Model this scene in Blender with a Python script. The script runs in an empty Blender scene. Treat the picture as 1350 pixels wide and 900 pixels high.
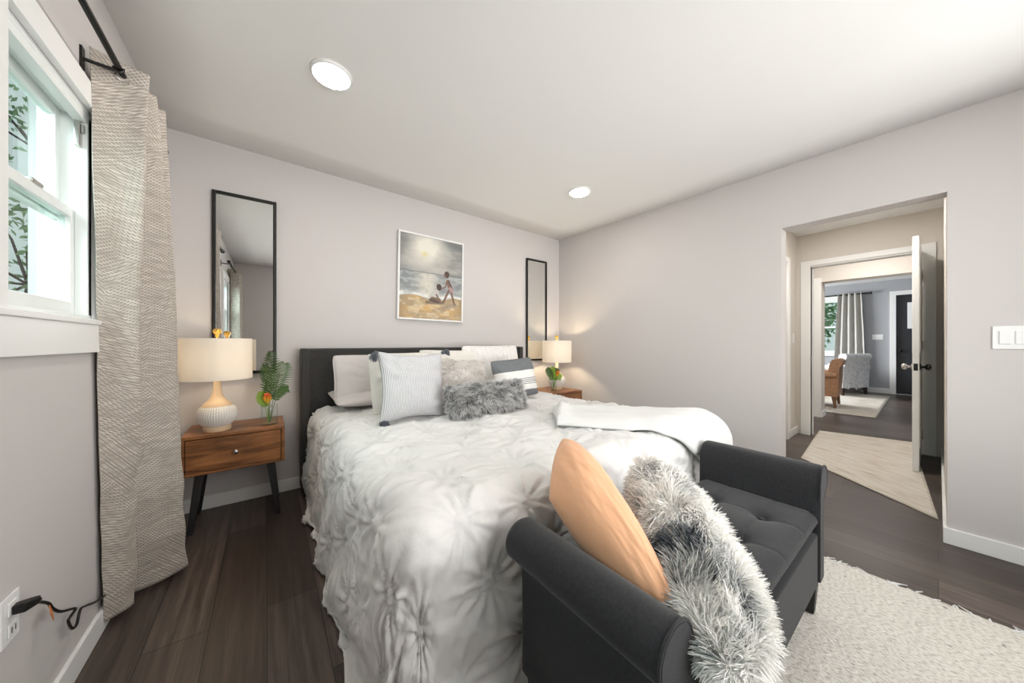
import bpy, bmesh, math, random
import numpy as np
from mathutils import Vector, Matrix
random.seed(7); RNG = np.random.default_rng(7)
sc = bpy.context.scene; COL = sc.collection
PI = math.pi

# ------------------------------------------------------------------ camera, world, light, exposure
cam_d = bpy.data.cameras.new('camera'); cam = bpy.data.objects.new('camera', cam_d); COL.objects.link(cam)
cam.location = (0, 0, 1.112); cam.rotation_euler = (PI/2, 0, -math.atan2(426, 562))
cam_d.sensor_width = 36; cam_d.lens = 426*36/1350; cam_d.shift_y = 2/1350; cam_d.clip_start = .02
sc.camera = cam
sc.view_settings.view_transform = 'Standard'; sc.view_settings.look = 'None'
sc.view_settings.gamma = 1; sc.view_settings.use_curve_mapping = False
sc.view_settings.exposure = 0.0
try:
    sc.cycles.use_denoising = True; sc.cycles.max_bounces = 10; sc.cycles.diffuse_bounces = 6
    sc.cycles.transparent_max_bounces = 16; sc.cycles.sample_clamp_indirect = 6
except Exception: pass
w = bpy.data.worlds.new('daylight'); sc.world = w; w.use_nodes = True
bg = w.node_tree.nodes['Background']; bg.inputs[0].default_value = (.95, .98, 1, 1); bg.inputs[1].default_value = .74

def area(name, loc, target, sx, sy, power, color=(1, 1, 1)):
    d = bpy.data.lights.new(name, 'AREA'); d.shape = 'RECTANGLE'; d.size = sx; d.size_y = sy; d.energy = power; d.color = color
    o = bpy.data.objects.new(name, d); COL.objects.link(o); o.location = loc
    o.rotation_euler = (Vector(target)-Vector(loc)).to_track_quat('-Z', 'Y').to_euler(); return o
def point(name, loc, power, color, r=.03):
    d = bpy.data.lights.new(name, 'POINT'); d.energy = power; d.color = color; d.shadow_soft_size = r
    o = bpy.data.objects.new(name, d); COL.objects.link(o); o.location = loc; return o
area('daylight_left_window', (-1.5, 1.65, 2.2), (1.2, 1.5, .9), 1.2, 1.2, 62, (.95, .98, 1))
area('daylight_left_window_rear', (-1.5, .3, 2.2), (1.2, .4, .9), 1.0, 1.2, 65, (.95, .98, 1))
area('rear_fill_light', (1.65, -1.45, 1.55), (1.6, 2, 1.5), 3.0, 2.0, 90, (1, .978, .966))  # unseen fill lamp, added outside the added rear window
area('ceiling_fill_light', (1.60, -3.6, .55), (1.4, 1.5, 2.3), 3.2, 1.5, 150, (1, .985, .975))  # unseen lamp added to brighten the ceiling from below
area('daylight_living_room', (9.0, 4.2, 1.7), (9, 0, 1.2), 2.2, 1.7, 300, (.95, .98, 1))

# ------------------------------------------------------------------ helpers
def link(o, parent=None):
    COL.objects.link(o)
    if parent is not None: o.parent = parent
    return o
def tag(o, label=None, cat=None, group=None, kind=None):
    if label: o['label'] = label
    if cat: o['category'] = cat
    if group: o['group'] = group
    if kind: o['kind'] = kind
    return o
def empty(name, loc=(0, 0, 0), rz=0, label=None, cat=None, group=None):
    o = bpy.data.objects.new(name, None); o.empty_display_size = .1; o.location = loc; o.rotation_euler = (0, 0, rz)
    link(o); return tag(o, label, cat, group)
def children(o): return [c for c in list(bpy.data.objects) if c.parent == o]
def copy_tree(o, parent=None):
    c = o.copy(); link(c)
    c.parent = parent
    for ch in children(o): copy_tree(ch, c)
    return c

class MB:
    def __init__(s): s.bm = bmesh.new()
    def box(s, x0, x1, y0, y1, z0, z1, M=None):
        v = [s.bm.verts.new(p) for p in ((x0,y0,z0),(x1,y0,z0),(x1,y1,z0),(x0,y1,z0),(x0,y0,z1),(x1,y0,z1),(x1,y1,z1),(x0,y1,z1))]
        for f in ((3,2,1,0),(4,5,6,7),(0,1,5,4),(1,2,6,5),(2,3,7,6),(3,0,4,7)): s.bm.faces.new([v[i] for i in f])
        if M is not None:
            for q in v: q.co = M @ q.co
        return s
    def rings(s, rings, cap=True, closed=True):
        R = [[s.bm.verts.new(p) for p in r] for r in rings]; n = len(R[0])
        for a, b in zip(R, R[1:]):
            for i in range(n if closed else n-1):
                j = (i+1) % n
                try: s.bm.faces.new((a[i], a[j], b[j], b[i]))
                except ValueError: pass
        if cap and closed:
            s.bm.faces.new(R[0][::-1]); s.bm.faces.new(R[-1])
        return s
    def lathe(s, prof, seg=32, c=(0, 0, 0), cap=True):
        return s.rings([[(c[0]+r*math.cos(2*PI*i/seg), c[1]+r*math.sin(2*PI*i/seg), c[2]+z) for i in range(seg)] for r, z in prof], cap)
    def tube(s, pts, rad, seg=10, cap=True):
        pts = [Vector(p) for p in pts]; n = len(pts)
        if not hasattr(rad, '__len__'): rad = [rad]*n
        out = []; up = Vector((0, 0, 1)); prev = None
        for i, p in enumerate(pts):
            t = (pts[min(i+1, n-1)]-pts[max(i-1, 0)]).normalized()
            if prev is None:
                a = t.cross(up if abs(t.z) < .9 else Vector((1, 0, 0))).normalized()
            else:
                a = (prev-t*prev.dot(t)).normalized()
            prev = a; b = t.cross(a)
            out.append([tuple(p+(a*math.cos(2*PI*k/seg)+b*math.sin(2*PI*k/seg))*rad[i]) for k in range(seg)])
        return s.rings(out, cap)
    def prism(s, poly, a0, a1, axis='y'):
        f = {'y': lambda p, a: (p[0], a, p[1]), 'x': lambda p, a: (a, p[0], p[1]), 'z': lambda p, a: (p[0], p[1], a)}[axis]
        return s.rings([[f(p, a0) for p in poly], [f(p, a1) for p in poly]])
    def ball(s, c, r, sc3=(1, 1, 1), seg=16):
        m = Matrix.Translation(c) @ Matrix.Diagonal((*[r*k for k in sc3], 1))
        bmesh.ops.create_uvsphere(s.bm, u_segments=seg, v_segments=max(6, seg//2+2), radius=1, matrix=m); return s
    def build(s, name, m=None, parent=None, smooth=False, bevel=0, sub=0, angle=None, segs=2):
        bmesh.ops.recalc_face_normals(s.bm, faces=s.bm.faces[:])
        me = bpy.data.meshes.new(name); s.bm.to_mesh(me); s.bm.free()
        o = bpy.data.objects.new(name, me); link(o, parent)
        if m: me.materials.append(m)
        if smooth or angle:
            for p in me.polygons: p.use_smooth = True
        if bevel:
            b = o.modifiers.new('bevel', 'BEVEL'); b.width = bevel; b.segments = segs; b.limit_method = 'ANGLE'; b.angle_limit = .6
            for p in me.polygons: p.use_smooth = True
            wn = o.modifiers.new('wn', 'WEIGHTED_NORMAL'); wn.keep_sharp = False
        if angle:
            try: me.set_sharp_from_angle(angle=angle)
            except Exception: pass
        if sub:
            q = o.modifiers.new('sub', 'SUBSURF'); q.levels = sub; q.render_levels = sub
        return o
def B(name, m, parent, *boxes, bevel=.0, kind=None, label=None):
    mb = MB()
    for b in boxes: mb.box(*b)
    o = mb.build(name, m, parent, bevel=bevel)
    return tag(o, label=label, kind=kind)

def grid_mesh(name, P, m, parent=None, uv=None, col=None, closed_u=False, smooth=True):
    """P: (n,k,3) array of points -> quad mesh"""
    n, k = P.shape[:2]
    idx = np.arange(n*k).reshape(n, k)
    if closed_u: idx = np.vstack([idx, idx[:1]])
    a, b, c, d = idx[:-1, :-1], idx[1:, :-1], idx[1:, 1:], idx[:-1, 1:]
    q = np.stack([a, b, c, d], -1).reshape(-1, 4)
    return raw_mesh(name, P.reshape(-1, 3), q, m, parent, uv.reshape(-1, 2) if uv is not None else None,
                    col.reshape(-1, col.shape[-1]) if col is not None else None, smooth)
def raw_mesh(name, V, Q, m, parent=None, uv=None, col=None, smooth=True):
    me = bpy.data.meshes.new(name); V = np.asarray(V, np.float32); Q = np.asarray(Q, np.int32); k = Q.shape[1]
    me.vertices.add(len(V)); me.vertices.foreach_set('co', V.ravel())
    me.loops.add(Q.size); me.loops.foreach_set('vertex_index', Q.ravel())
    me.polygons.add(len(Q)); me.polygons.foreach_set('loop_start', np.arange(0, Q.size, k, dtype=np.int32))
    try: me.polygons.foreach_set('loop_total', np.full(len(Q), k, np.int32))
    except Exception: pass
    me.update(calc_edges=True)
    if uv is not None:
        l = me.uv_layers.new(name='UVMap'); l.data.foreach_set('uv', np.asarray(uv, np.float32)[Q.ravel()].ravel())
    if col is not None:
        c4 = np.ones((len(V), 4), np.float32); c4[:, :3] = col[:, :3]
        at = me.color_attributes.new('Col', 'FLOAT_COLOR', 'POINT'); at.data.foreach_set('color', c4.ravel())
    if smooth: me.polygons.foreach_set('use_smooth', np.ones(len(Q), bool))
    me.validate(); me.update()
    o = bpy.data.objects.new(name, me); link(o, parent); me.materials.append(m); return o

def spline(ctrl, n):
    c = np.asarray(ctrl, float); k = len(c); out = []
    for t in np.linspace(0, k-1, n):
        i = min(int(t), k-2); f = t-i
        p0, p1, p2, p3 = c[max(i-1, 0)], c[i], c[i+1], c[min(i+2, k-1)]
        out.append(.5*((2*p1)+(-p0+p2)*f+(2*p0-5*p1+4*p2-p3)*f*f+(-p0+3*p1-3*p2+p3)*f**3))
    return np.array(out)
_NT = RNG.random((64, 64))
def noise2(x, y):
    """smooth value noise in -1..1"""
    xi = np.floor(x).astype(int); yi = np.floor(y).astype(int); fx = x-xi; fy = y-yi
    fx = fx*fx*(3-2*fx); fy = fy*fy*(3-2*fy)
    g = lambda a, b: _NT[a % 64, b % 64]
    return 2*((g(xi, yi)*(1-fx)+g(xi+1, yi)*fx)*(1-fy)+(g(xi, yi+1)*(1-fx)+g(xi+1, yi+1)*fx)*fy)-1
def fbm(x, y, o=3):
    r = 0; a = 1
    for i in range(o): r = r+a*noise2(x*2**i+17.3*i, y*2**i+9.1*i); a *= .5
    return r

# ------------------------------------------------------------------ materials
class NT:
    def __init__(s, m): s.t = m.node_tree; s.n = s.t.nodes; s.l = s.t.links
    def new(s, typ, **k):
        n = s.n.new(typ)
        for a, v in k.items(): setattr(n, a, v)
        return n
    def link(s, a, b): s.l.new(a, b)
    def math(s, op, a, b=None, c=None):
        n = s.new('ShaderNodeMath', operation=op)
        for i, v in enumerate((a, b, c)):
            if v is None: continue
            if isinstance(v, (int, float)): n.inputs[i].default_value = v
            else: s.link(v, n.inputs[i])
        return n.outputs[0]
    def ramp(s, src, stops, interp='LINEAR'):
        r = s.new('ShaderNodeValToRGB'); r.color_ramp.interpolation = interp
        while len(r.color_ramp.elements) < len(stops): r.color_ramp.elements.new(.5)
        for e, (p, c) in zip(r.color_ramp.elements, stops):
            e.position = p; e.color = (*c, 1) if len(c) == 3 else c
        s.link(src, r.inputs[0]); return r.outputs[0]
    def coords(s, which='Object', scale=(1, 1, 1), rot=(0, 0, 0)):
        tc = s.new('ShaderNodeTexCoord'); mp = s.new('ShaderNodeMapping')
        mp.inputs['Scale'].default_value = scale; mp.inputs['Rotation'].default_value = rot
        s.link(tc.outputs[which], mp.inputs['Vector']); return mp.outputs[0]
    def noise(s, vec, scale, detail=3, rough=.5, dist=0):
        n = s.new('ShaderNodeTexNoise'); n.inputs['Scale'].default_value = scale; n.inputs['Detail'].default_value = detail
        n.inputs['Roughness'].default_value = rough; n.inputs['Distortion'].default_value = dist
        s.link(vec, n.inputs['Vector']); return n.outputs[0]
    def mix(s, f, a, b, typ='MIX'):
        n = s.new('ShaderNodeMix', data_type='RGBA', blend_type=typ)
        for i, v in ((0, f), (6, a), (7, b)):
            if isinstance(v, (int, float)): n.inputs[i].default_value = v
            elif isinstance(v, tuple): n.inputs[i].default_value = (*v, 1)
            else: s.link(v, n.inputs[i])
        return n.outputs[2]
    def bump(s, h, strength, dist, bsdf):
        b = s.new('ShaderNodeBump'); b.inputs['Strength'].default_value = strength; b.inputs['Distance'].default_value = dist
        s.link(h, b.inputs['Height']); s.link(b.outputs[0], bsdf.inputs['Normal'])
def mat(name, color=(.8, .8, .8), rough=.6, metal=0, spec=.5, sheen=0, bump=None, var=0, coord='Object'):
    m = bpy.data.materials.new(name); m.use_nodes = True; t = NT(m); b = t.n['Principled BSDF']
    b.inputs['Base Color'].default_value = (*color, 1); b.inputs['Roughness'].default_value = rough; b.inputs['Metallic'].default_value = metal
    b.inputs['Specular IOR Level'].default_value = spec; b.inputs['Sheen Weight'].default_value = sheen
    v = t.coords(coord)
    if bump:
        h = t.noise(v, bump[0], 4); t.bump(h, bump[1], bump[2], b)
    if var:
        h = t.noise(v, 3 if not bump else bump[0]*.3, 3)
        c = t.ramp(h, [(.3, tuple(x*(1-var) for x in color)), (.7, tuple(min(1, x*(1+var)) for x in color))])
        t.link(c, b.inputs['Base Color'])
    m['b'] = 1; return m
def bsdf(m): return m.node_tree.nodes['Principled BSDF']

M = {}
M['wall'] = mat('wall_paint', (.60, .572, .562), .75, spec=.25, bump=(180, .06, .002))
M['wall_lr'] = mat('living_room_paint', (.40, .41, .43), .75, spec=.25, bump=(180, .06, .002))
M['wall_hall'] = mat('warm_lit_hall_paint', (.66, .62, .57), .75, spec=.25, bump=(180, .06, .002))  # cream tone has warm lamp light put into the wall colour
M['ceil'] = mat('ceiling_paint', (.88, .88, .87), .85, spec=.2, bump=(120, .05, .002))
M['white'] = mat('white_trim_paint', (.84, .84, .83), .4, spec=.4)
M['vinyl'] = mat('white_vinyl', (.82, .85, .84), .35)
M['black'] = mat('black_metal', (.012, .011, .010), .4, metal=.3)
M['chrome'] = mat('brushed_nickel', (.55, .52, .5), .25, metal=1)
M['gold'] = mat('gold_finial', (.85, .52, .12), .25, metal=.8)
M['plastic'] = mat('white_plastic', (.86, .86, .86), .35)
M['blackwood'] = mat('black_stained_wood', (.012, .011, .011), .45, bump=(30, .1, .002))
M['char'] = mat('charcoal_upholstery', (.023, .023, .026), .92, spec=.25, sheen=.15, bump=(420, .35, .002), var=.2)
M['head'] = mat('headboard_upholstery', (.050, .047, .045), .9, spec=.25, sheen=.1, bump=(420, .35, .002), var=.2)
M['peach'] = mat('peach_cotton', (.74, .40, .23), .8, sheen=.2, bump=(300, .15, .002))
M['white_cotton'] = mat('white_cotton', (.76, .75, .74), .85, sheen=.15, bump=(260, .18, .002))
M['cream'] = mat('cream_cotton', (.74, .715, .67), .85, sheen=.15, bump=(160, .25, .002))
M['sham'] = mat('pale_grey_pink_cotton', (.62, .575, .565), .85, sheen=.15, bump=(260, .2, .002))
M['sherpa'] = mat('beige_sherpa', (.66, .62, .59), .95, sheen=.4, bump=(70, .7, .01))
M['throw'] = mat('white_fleece', (.68, .68, .67), .95, sheen=.4, bump=(160, .3, .003))
M['tassel'] = mat('slate_yarn', (.10, .11, .13), .9, bump=(200, .5, .003))
M['cork'] = mat('tan_ceramic', (.70, .52, .33), .6, bump=(60, .1, .002))
M['leather'] = mat('tan_leather', (.36, .19, .10), .45, bump=(90, .2, .002), var=.15)
M['leaf'] = mat('fern_green', (.052, .105, .018), .5, var=.3)
M['leaf2'] = mat('lime_green', (.22, .36, .03), .5, var=.25)
M['foliage'] = mat('garden_foliage', (.24, .40, .20), .6, var=.4)
M['siding'] = mat('white_siding', (.8, .82, .82), .6)
M['front_door'] = mat('dark_front_door', (.022, .024, .03), .35)
M['orange_tag'] = mat('orange_paper_tag', (.55, .2, .06), .6)
M['brass'] = mat('antique_brass', (.45, .36, .24), .35, metal=.9)
M['drape'] = mat('plain_grey_drape', (.50, .49, .45), .9, bump=(200, .2, .002))
M['dark_edge'] = mat('dark_wood_leg', (.03, .015, .01), .4)

def emis(name, color, s):
    m = bpy.data.materials.new(name); m.use_nodes = True; b = bsdf(m)
    b.inputs['Emission Color'].default_value = (*color, 1); b.inputs['Emission Strength'].default_value = s
    b.inputs['Base Color'].default_value = (*color, 1); return m
M['led'] = emis('led_diffuser', (1, .95, .88), 100); M['led_warm'] = emis('warm_led_diffuser', (1, .955, .905), 350)
def glass(name, tint=(1, 1, 1), refl=.1):
    m = bpy.data.materials.new(name); m.use_nodes = True; t = NT(m); t.n.remove(t.n['Principled BSDF'])
    tr = t.new('ShaderNodeBsdfTransparent'); tr.inputs[0].default_value = (*tint, 1)
    gl = t.new('ShaderNodeBsdfGlossy'); gl.inputs['Roughness'].default_value = .02
    fr = t.new('ShaderNodeFresnel'); fr.inputs[0].default_value = 1.45
    mx = t.new('ShaderNodeMixShader'); ge = t.new('ShaderNodeNewGeometry'); t.link(t.math('MULTIPLY', fr.outputs[0], t.math('SUBTRACT', 1.0, ge.outputs['Backfacing'])), mx.inputs[0]); t.link(tr.outputs[0], mx.inputs[1]); t.link(gl.outputs[0], mx.inputs[2])
    t.link(mx.outputs[0], t.n['Material Output'].inputs[0]); return m
M['pane'] = glass('window_glass', (.88, .97, .945))
M['pane_clear'] = glass('clear_window_glass', (.97, .975, .97))
M['vase'] = glass('vase_glass', (.955, .98, .97))
M['mirror'] = mat('mirror_silver', (.90, .91, .90), .0, metal=1)
# shade fabric: half lets lamp light through
m = bpy.data.materials.new('lamp_shade_linen'); m.use_nodes = True; t = NT(m); b = bsdf(m)
b.inputs['Base Color'].default_value = (.88, .86, .83, 1); b.inputs['Roughness'].default_value = .9
tl = t.new('ShaderNodeBsdfTranslucent'); tl.inputs[0].default_value = (.95, .91, .84, 1)
mx = t.new('ShaderNodeMixShader'); mx.inputs[0].default_value = .45
t.link(b.outputs[0], mx.inputs[1]); t.link(tl.outputs[0], mx.inputs[2]); t.link(mx.outputs[0], t.n['Material Output'].inputs[0]); M['shade'] = m

def wood_floor():
    m = mat('dark_plank_floor', rough=.33, spec=.45); t = NT(m); b = bsdf(m)
    v = t.coords('Object', rot=(0, 0, PI/2))
    br = t.new('ShaderNodeTexBrick'); br.offset = .37; br.inputs['Scale'].default_value = 1
    br.inputs['Brick Width'].default_value = 1.25; br.inputs['Row Height'].default_value = .18; br.inputs['Mortar Size'].default_value = .0016
    br.inputs['Color1'].default_value = (.044, .031, .025, 1); br.inputs['Color2'].default_value = (.094, .071, .059, 1); br.inputs['Mortar'].default_value = (.008, .006, .005, 1)
    t.link(v, br.inputs['Vector'])
    g = t.noise(t.coords('Object', scale=(26, 1.3, 1)), 1.6, 6, .62, .6)
    gr = t.ramp(g, [(.28, (.42, .40, .38)), (.52, (1, 1, 1)), (.74, (1.75, 1.7, 1.66))])
    t.link(t.mix(1.0, br.outputs[0], gr, 'MULTIPLY'), b.inputs['Base Color'])
    t.link(t.ramp(g, [(.2, (.30,)*3), (.8, (.45,)*3)]), b.inputs['Roughness'])
    t.bump(g, .08, .002, b); return m
M['floor'] = wood_floor()
def wood(name, c0, c1, axis=0, rough=.4):
    m = mat(name, rough=rough); t = NT(m); b = bsdf(m)
    s = [14, 14, 14]; s[axis] = 1.6
    g = t.noise(t.coords('Object', scale=tuple(s)), 1.5, 5, .6, 1.2)
    g2 = t.noise(t.coords('Object', scale=(3, 3, 3)), 1.6, 2)
    c = t.ramp(g, [(.25, c0), (.7, c1)])
    t.link(t.mix(.55, c, t.ramp(g2, [(.35, (.45, .42, .4)), (.65, (1.25, 1.2, 1.15))]), 'MULTIPLY'), b.inputs['Base Color'])
    t.bump(g, .12, .002, b); return m
M['acacia'] = wood('rustic_brown_wood', (.050, .017, .006), (.42, .175, .060))
M['acacia2'] = wood('oiled_brown_wood', (.11, .042, .016), (.33, .140, .055))
def curtain_mat():
    m = mat('beige_crosshatch_satin', rough=.5, sheen=.2); t = NT(m); b = bsdf(m); acc = None
    for layer, (sc_, off) in enumerate(((3.6, 0), (5.2, 3.3))):
        vo = t.new('ShaderNodeTexVoronoi'); vo.inputs['Scale'].default_value = 1
        mp = t.coords('UV', scale=(sc_*1.2, sc_*.8, 1), rot=(0, 0, .5+layer)); t.link(mp, vo.inputs['Vector'])
        sep = t.new('ShaderNodeSeparateColor'); t.link(vo.outputs['Color'], sep.inputs[0])
        for k, (ang, lo, hi) in enumerate(((.25+.2*layer, 0, .36), (-.5-.2*layer, .36, .7), (.85, .7, 1.01))):
            wv = t.new('ShaderNodeTexWave', wave_type='BANDS', bands_direction='Y'); wv.inputs['Scale'].default_value = 27+9*layer
            wv.inputs['Distortion'].default_value = 2.2; wv.inputs['Detail'].default_value = 3; wv.inputs['Detail Scale'].default_value = .6
            t.link(t.coords('UV', rot=(0, 0, ang)), wv.inputs['Vector'])
            ln = t.ramp(wv.outputs['Fac'], [(.74, (0,)*3), (.92, (1,)*3)])
            msk = t.math('MULTIPLY', t.math('GREATER_THAN', sep.outputs[0], lo), t.math('LESS_THAN', sep.outputs[0], hi))
            p = t.math('MULTIPLY', ln, msk); acc = p if acc is None else t.math('MAXIMUM', acc, p)
    n = t.noise(t.coords('UV', scale=(14, 60, 1)), 1, 3)
    f = t.math('MULTIPLY', acc, t.ramp(n, [(.3, (.15,)*3), (.7, (1,)*3)]))
    t.link(t.mix(f, (.31, .268, .228), (.68, .63, .57)), b.inputs['Base Color'])
    t.bump(f, .25, .002, b); return m
M['curtain'] = curtain_mat()
def stripes_mat():
    m = mat('blue_ticking_stripe', rough=.85, sheen=.1); t = NT(m); b = bsdf(m)
    wv = t.new('ShaderNodeTexWave', wave_type='BANDS', bands_direction='X'); wv.inputs['Scale'].default_value = 31
    wv.inputs['Distortion'].default_value = .8; wv.inputs['Detail'].default_value = 2; wv.inputs['Detail Scale'].default_value = 3
    t.link(t.coords('UV'), wv.inputs['Vector'])
    t.link(t.ramp(wv.outputs['Fac'], [(.18, (.34, .36, .42)), (.45, (.68, .665, .66))]), b.inputs['Base Color'])
    t.bump(wv.outputs['Fac'], .4, .003, b); return m
M['stripe'] = stripes_mat()
def banded_mat():
    m = mat('banded_grey_white_weave', rough=.9); t = NT(m); b = bsdf(m)
    tc = t.new('ShaderNodeTexCoord'); sp = t.new('ShaderNodeSeparateXYZ'); t.link(tc.outputs['UV'], sp.inputs[0])
    y = t.math('ADD', sp.outputs['Y'], 0)
    W = (.78, .77, .75); D = (.16, .17, .18); K = (.10, .10, .10)
    st = [(0, D), (.16, W), (.30, K), (.316, W), (.345, K), (.361, W), (.39, K), (.406, W), (.435, K), (.451, W), (.66, D)]
    band = t.ramp(y, st, 'CONSTANT')
    full = t.ramp(y, [(0, D), (.16, W), (.66, D)], 'CONSTANT')
    c = t.mix(t.math('GREATER_THAN', sp.outputs['X'], .42), full, band)
    n = t.noise(t.coords('UV', scale=(40, 120, 1)), 1, 3)
    t.link(t.mix(.5, c, t.ramp(n, [(.3, (.5,)*3), (.7, (1.5,)*3)]), 'MULTIPLY'), b.inputs['Base Color'])
    t.bump(n, .5, .004, b); return m
M['band'] = banded_mat()
def attr_mat(name, rough=.8, spec=.3):
    m = mat(name, rough=rough, spec=spec); t = NT(m)
    a = t.new('ShaderNodeVertexColor'); a.layer_name = 'Col'; t.link(a.outputs[0], bsdf(m).inputs['Base Color']); return m
M['fur'] = attr_mat('faux_fur'); M['canvas'] = attr_mat('painted_canvas', .6)
def rug_mat():
    m = mat('ivory_loop_rug', rough=.95, spec=.1); t = NT(m); b = bsdf(m)
    v = t.coords('Object', scale=(1, 1, 1), rot=(0, 0, .2))
    n = t.noise(t.coords('Object', scale=(150, 70, 1), rot=(0, 0, .3)), 1, 3)
    n2 = t.noise(v, 22, 2, .6)
    c = t.ramp(n, [(.3, (.42, .39, .35)), (.55, (.70, .67, .62))])
    t.link(t.mix(t.ramp(n2, [(.70, (0,)*3), (.78, (1,)*3)]), c, (.25, .22, .20)), b.inputs['Base Color'])
    t.bump(n, 1.0, .008, b); return m
M['rug'] = rug_mat()
def runner_mat(name, scale):
    m = mat(name, rough=.9, spec=.1); t = NT(m); b = bsdf(m)
    n = t.noise(t.coords('UV', scale=scale), 1, 4, .6)
    t.link(t.ramp(n, [(.25, (.36, .30, .24)), (.45, (.54, .49, .42)), (.65, (.60, .58, .54)), (.8, (.48, .46, .43))]), b.inputs['Base Color'])
    t.bump(n, .5, .004, b); return m
M['runner'] = runner_mat('woven_jute_runner', (4, 38, 1)); M['lrrug'] = runner_mat('pale_living_rug', (5, 6, 1))
def print_mat():
    m = mat('white_blue_floral_print', rough=.85); t = NT(m); b = bsdf(m)
    n = t.noise(t.coords('Object'), 6.5, 2, .5, 2.5)
    t.link(t.ramp(n, [(.40, (.78, .78, .78)), (.455, (.36, .39, .47)), (.48, (.80, .80, .80)), (.58, (.80, .80, .80)), (.60, (.48, .50, .55)), (.64, (.8, .8, .79))]), b.inputs['Base Color']); return m
M['print'] = print_mat()
def knit_mat():
    m = mat('white_chunky_weave', (.76, .74, .72), .9, sheen=.2); t = NT(m); b = bsdf(m)
    wv = t.new('ShaderNodeTexWave', wave_type='BANDS', bands_direction='X'); wv.inputs['Scale'].default_value = 6
    wv.inputs['Distortion'].default_value = 3; wv.inputs['Detail Scale'].default_value = 2
    t.link(t.coords('UV'), wv.inputs['Vector']); t.bump(wv.outputs['Fac'], .5, .008, b); return m
M['knit'] = knit_mat()
def lampbase_mat():
    m = mat('beaded_ceramic', (.74, .70, .65), .6); return m
M['beads'] = lampbase_mat()
def flower_mat():
    m = mat('poker_flower', rough=.6); t = NT(m); b = bsdf(m)
    tc = t.new('ShaderNodeTexCoord'); sp = t.new('ShaderNodeSeparateXYZ'); t.link(tc.outputs['Generated'], sp.inputs[0])
    t.link(t.ramp(sp.outputs['Z'], [(.1, (.75, .60, .06)), (.5, (.85, .42, .03)), (.8, (.75, .12, .02))]), b.inputs['Base Color']); return m
M['flower'] = flower_mat()

# ------------------------------------------------------------------ the setting
LX, RX, BY, RY, WT = -.516, 3.017, 2.971, -.85, .12
def wall(name, axis, p0, p1, s0, s1, z0, z1, holes, m):
    """axis 'x': wall lies in a plane of constant X from p0 to p1, spanning s0..s1 along Y; holes (a0,a1,z0,z1)"""
    ss = sorted({s0, s1, *[h[0] for h in holes], *[h[1] for h in holes]}); zs = sorted({z0, z1, *[h[2] for h in holes], *[h[3] for h in holes]})
    mb = MB()
    for a, b in zip(ss, ss[1:]):
        for c, d in zip(zs, zs[1:]):
            if any(h[0] <= a and b <= h[1] and h[2] <= c and d <= h[3] for h in holes): continue
            mb.box(*((p0, p1, a, b) if axis == 'x' else (a, b, p0, p1)), c, d)
    bmesh.ops.remove_doubles(mb.bm, verts=mb.bm.verts[:], dist=1e-5)
    seen = {}
    for f in list(mb.bm.faces):
        k = tuple(sorted(v.index for v in f.verts)) if False else tuple(sorted(tuple(round(c, 4) for c in v.co) for v in f.verts))
        seen.setdefault(k, []).append(f)
    dele = [f for fs in seen.values() if len(fs) > 1 for f in fs]
    bmesh.ops.delete(mb.bm, geom=dele, context='FACES')
    return tag(mb.build(name, m), kind='structure')
W1 = (1.354, 1.885, 1.19, 1.95); W2 = (-.08, .40, 1.19, 1.95); W_FILL = (.45, 2.6, .55, 2.2)  # last opening, in the rear wall, is added to admit fill light
HEAD = 1.955
tag(B('floor', M['floor'], None, (-.66, 11.1, -3.0, 4.2, -.08, 0)), kind='structure')
wall('wall_left', 'x', LX-WT, LX, RY-WT, BY+WT, 0, 2.56, [W1, W2], M['wall'])
wall('wall_back', 'y', BY, BY+WT, LX, RX+WT, 0, 2.56, [], M['wall'])
wall('wall_rear', 'y', RY-WT, RY, LX, RX+WT, 0, 2.56, [W_FILL], M['wall'])
wall('wall_right', 'x', RX, RX+WT, RY, BY, 0, 2.56, [(-.03, .698, 0, HEAD)], M['wall'])
def ceiling():
    xs = np.linspace(LX-.03, RX+.05, 12); ys = np.linspace(RY-.03, BY+.03, 12); X, Y = np.meshgrid(xs, ys, indexing='ij')
    u = (X-LX)/(RX-LX); v = (Y-RY)/(BY-RY)
    Z = (1-u)*(1-v)*2.39+u*(1-v)*2.375+(1-u)*v*2.485+u*v*2.44
    o = grid_mesh('ceiling', np.stack([X, Y, Z], -1), M['ceil']); s = o.modifiers.new('s', 'SOLIDIFY'); s.thickness = .06; s.offset = -1
    if o.data.polygons[0].normal.z > 0: s.offset = 1
    return tag(o, kind='structure')
ceiling()
def ceil_z(x, y):
    u = (x-LX)/(RX-LX); v = (y-RY)/(BY-RY)
    return (1-u)*(1-v)*2.39+u*(1-v)*2.375+(1-u)*v*2.485+u*v*2.44
BBH, BBT = .088, .014
def baseboard(name, *boxes):
    mb = MB()
    for b in boxes: mb.box(*b)
    return tag(mb.build(name, M['white'], bevel=.003), kind='structure')
baseboard('baseboard_left', (LX, LX+BBT, RY+BBT, BY-BBT, 0, BBH))
baseboard('baseboard_back', (LX, RX, BY-BBT, BY, 0, BBH))
baseboard('baseboard_rear', (LX, RX, RY, RY+BBT, 0, BBH))
baseboard('baseboard_right', (RX-BBT, RX, .698, BY-BBT, 0, BBH))
tag(MB().prism([(RX-BBT, RY+BBT), (RX, RY+BBT), (RX, -.03), (RX+WT, -.03), (RX+WT, -.03+BBT), (RX-BBT, -.03+BBT)], 0, BBH, 'z').build('baseboard_right_near', M['white'], bevel=.003), kind='structure')

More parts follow.
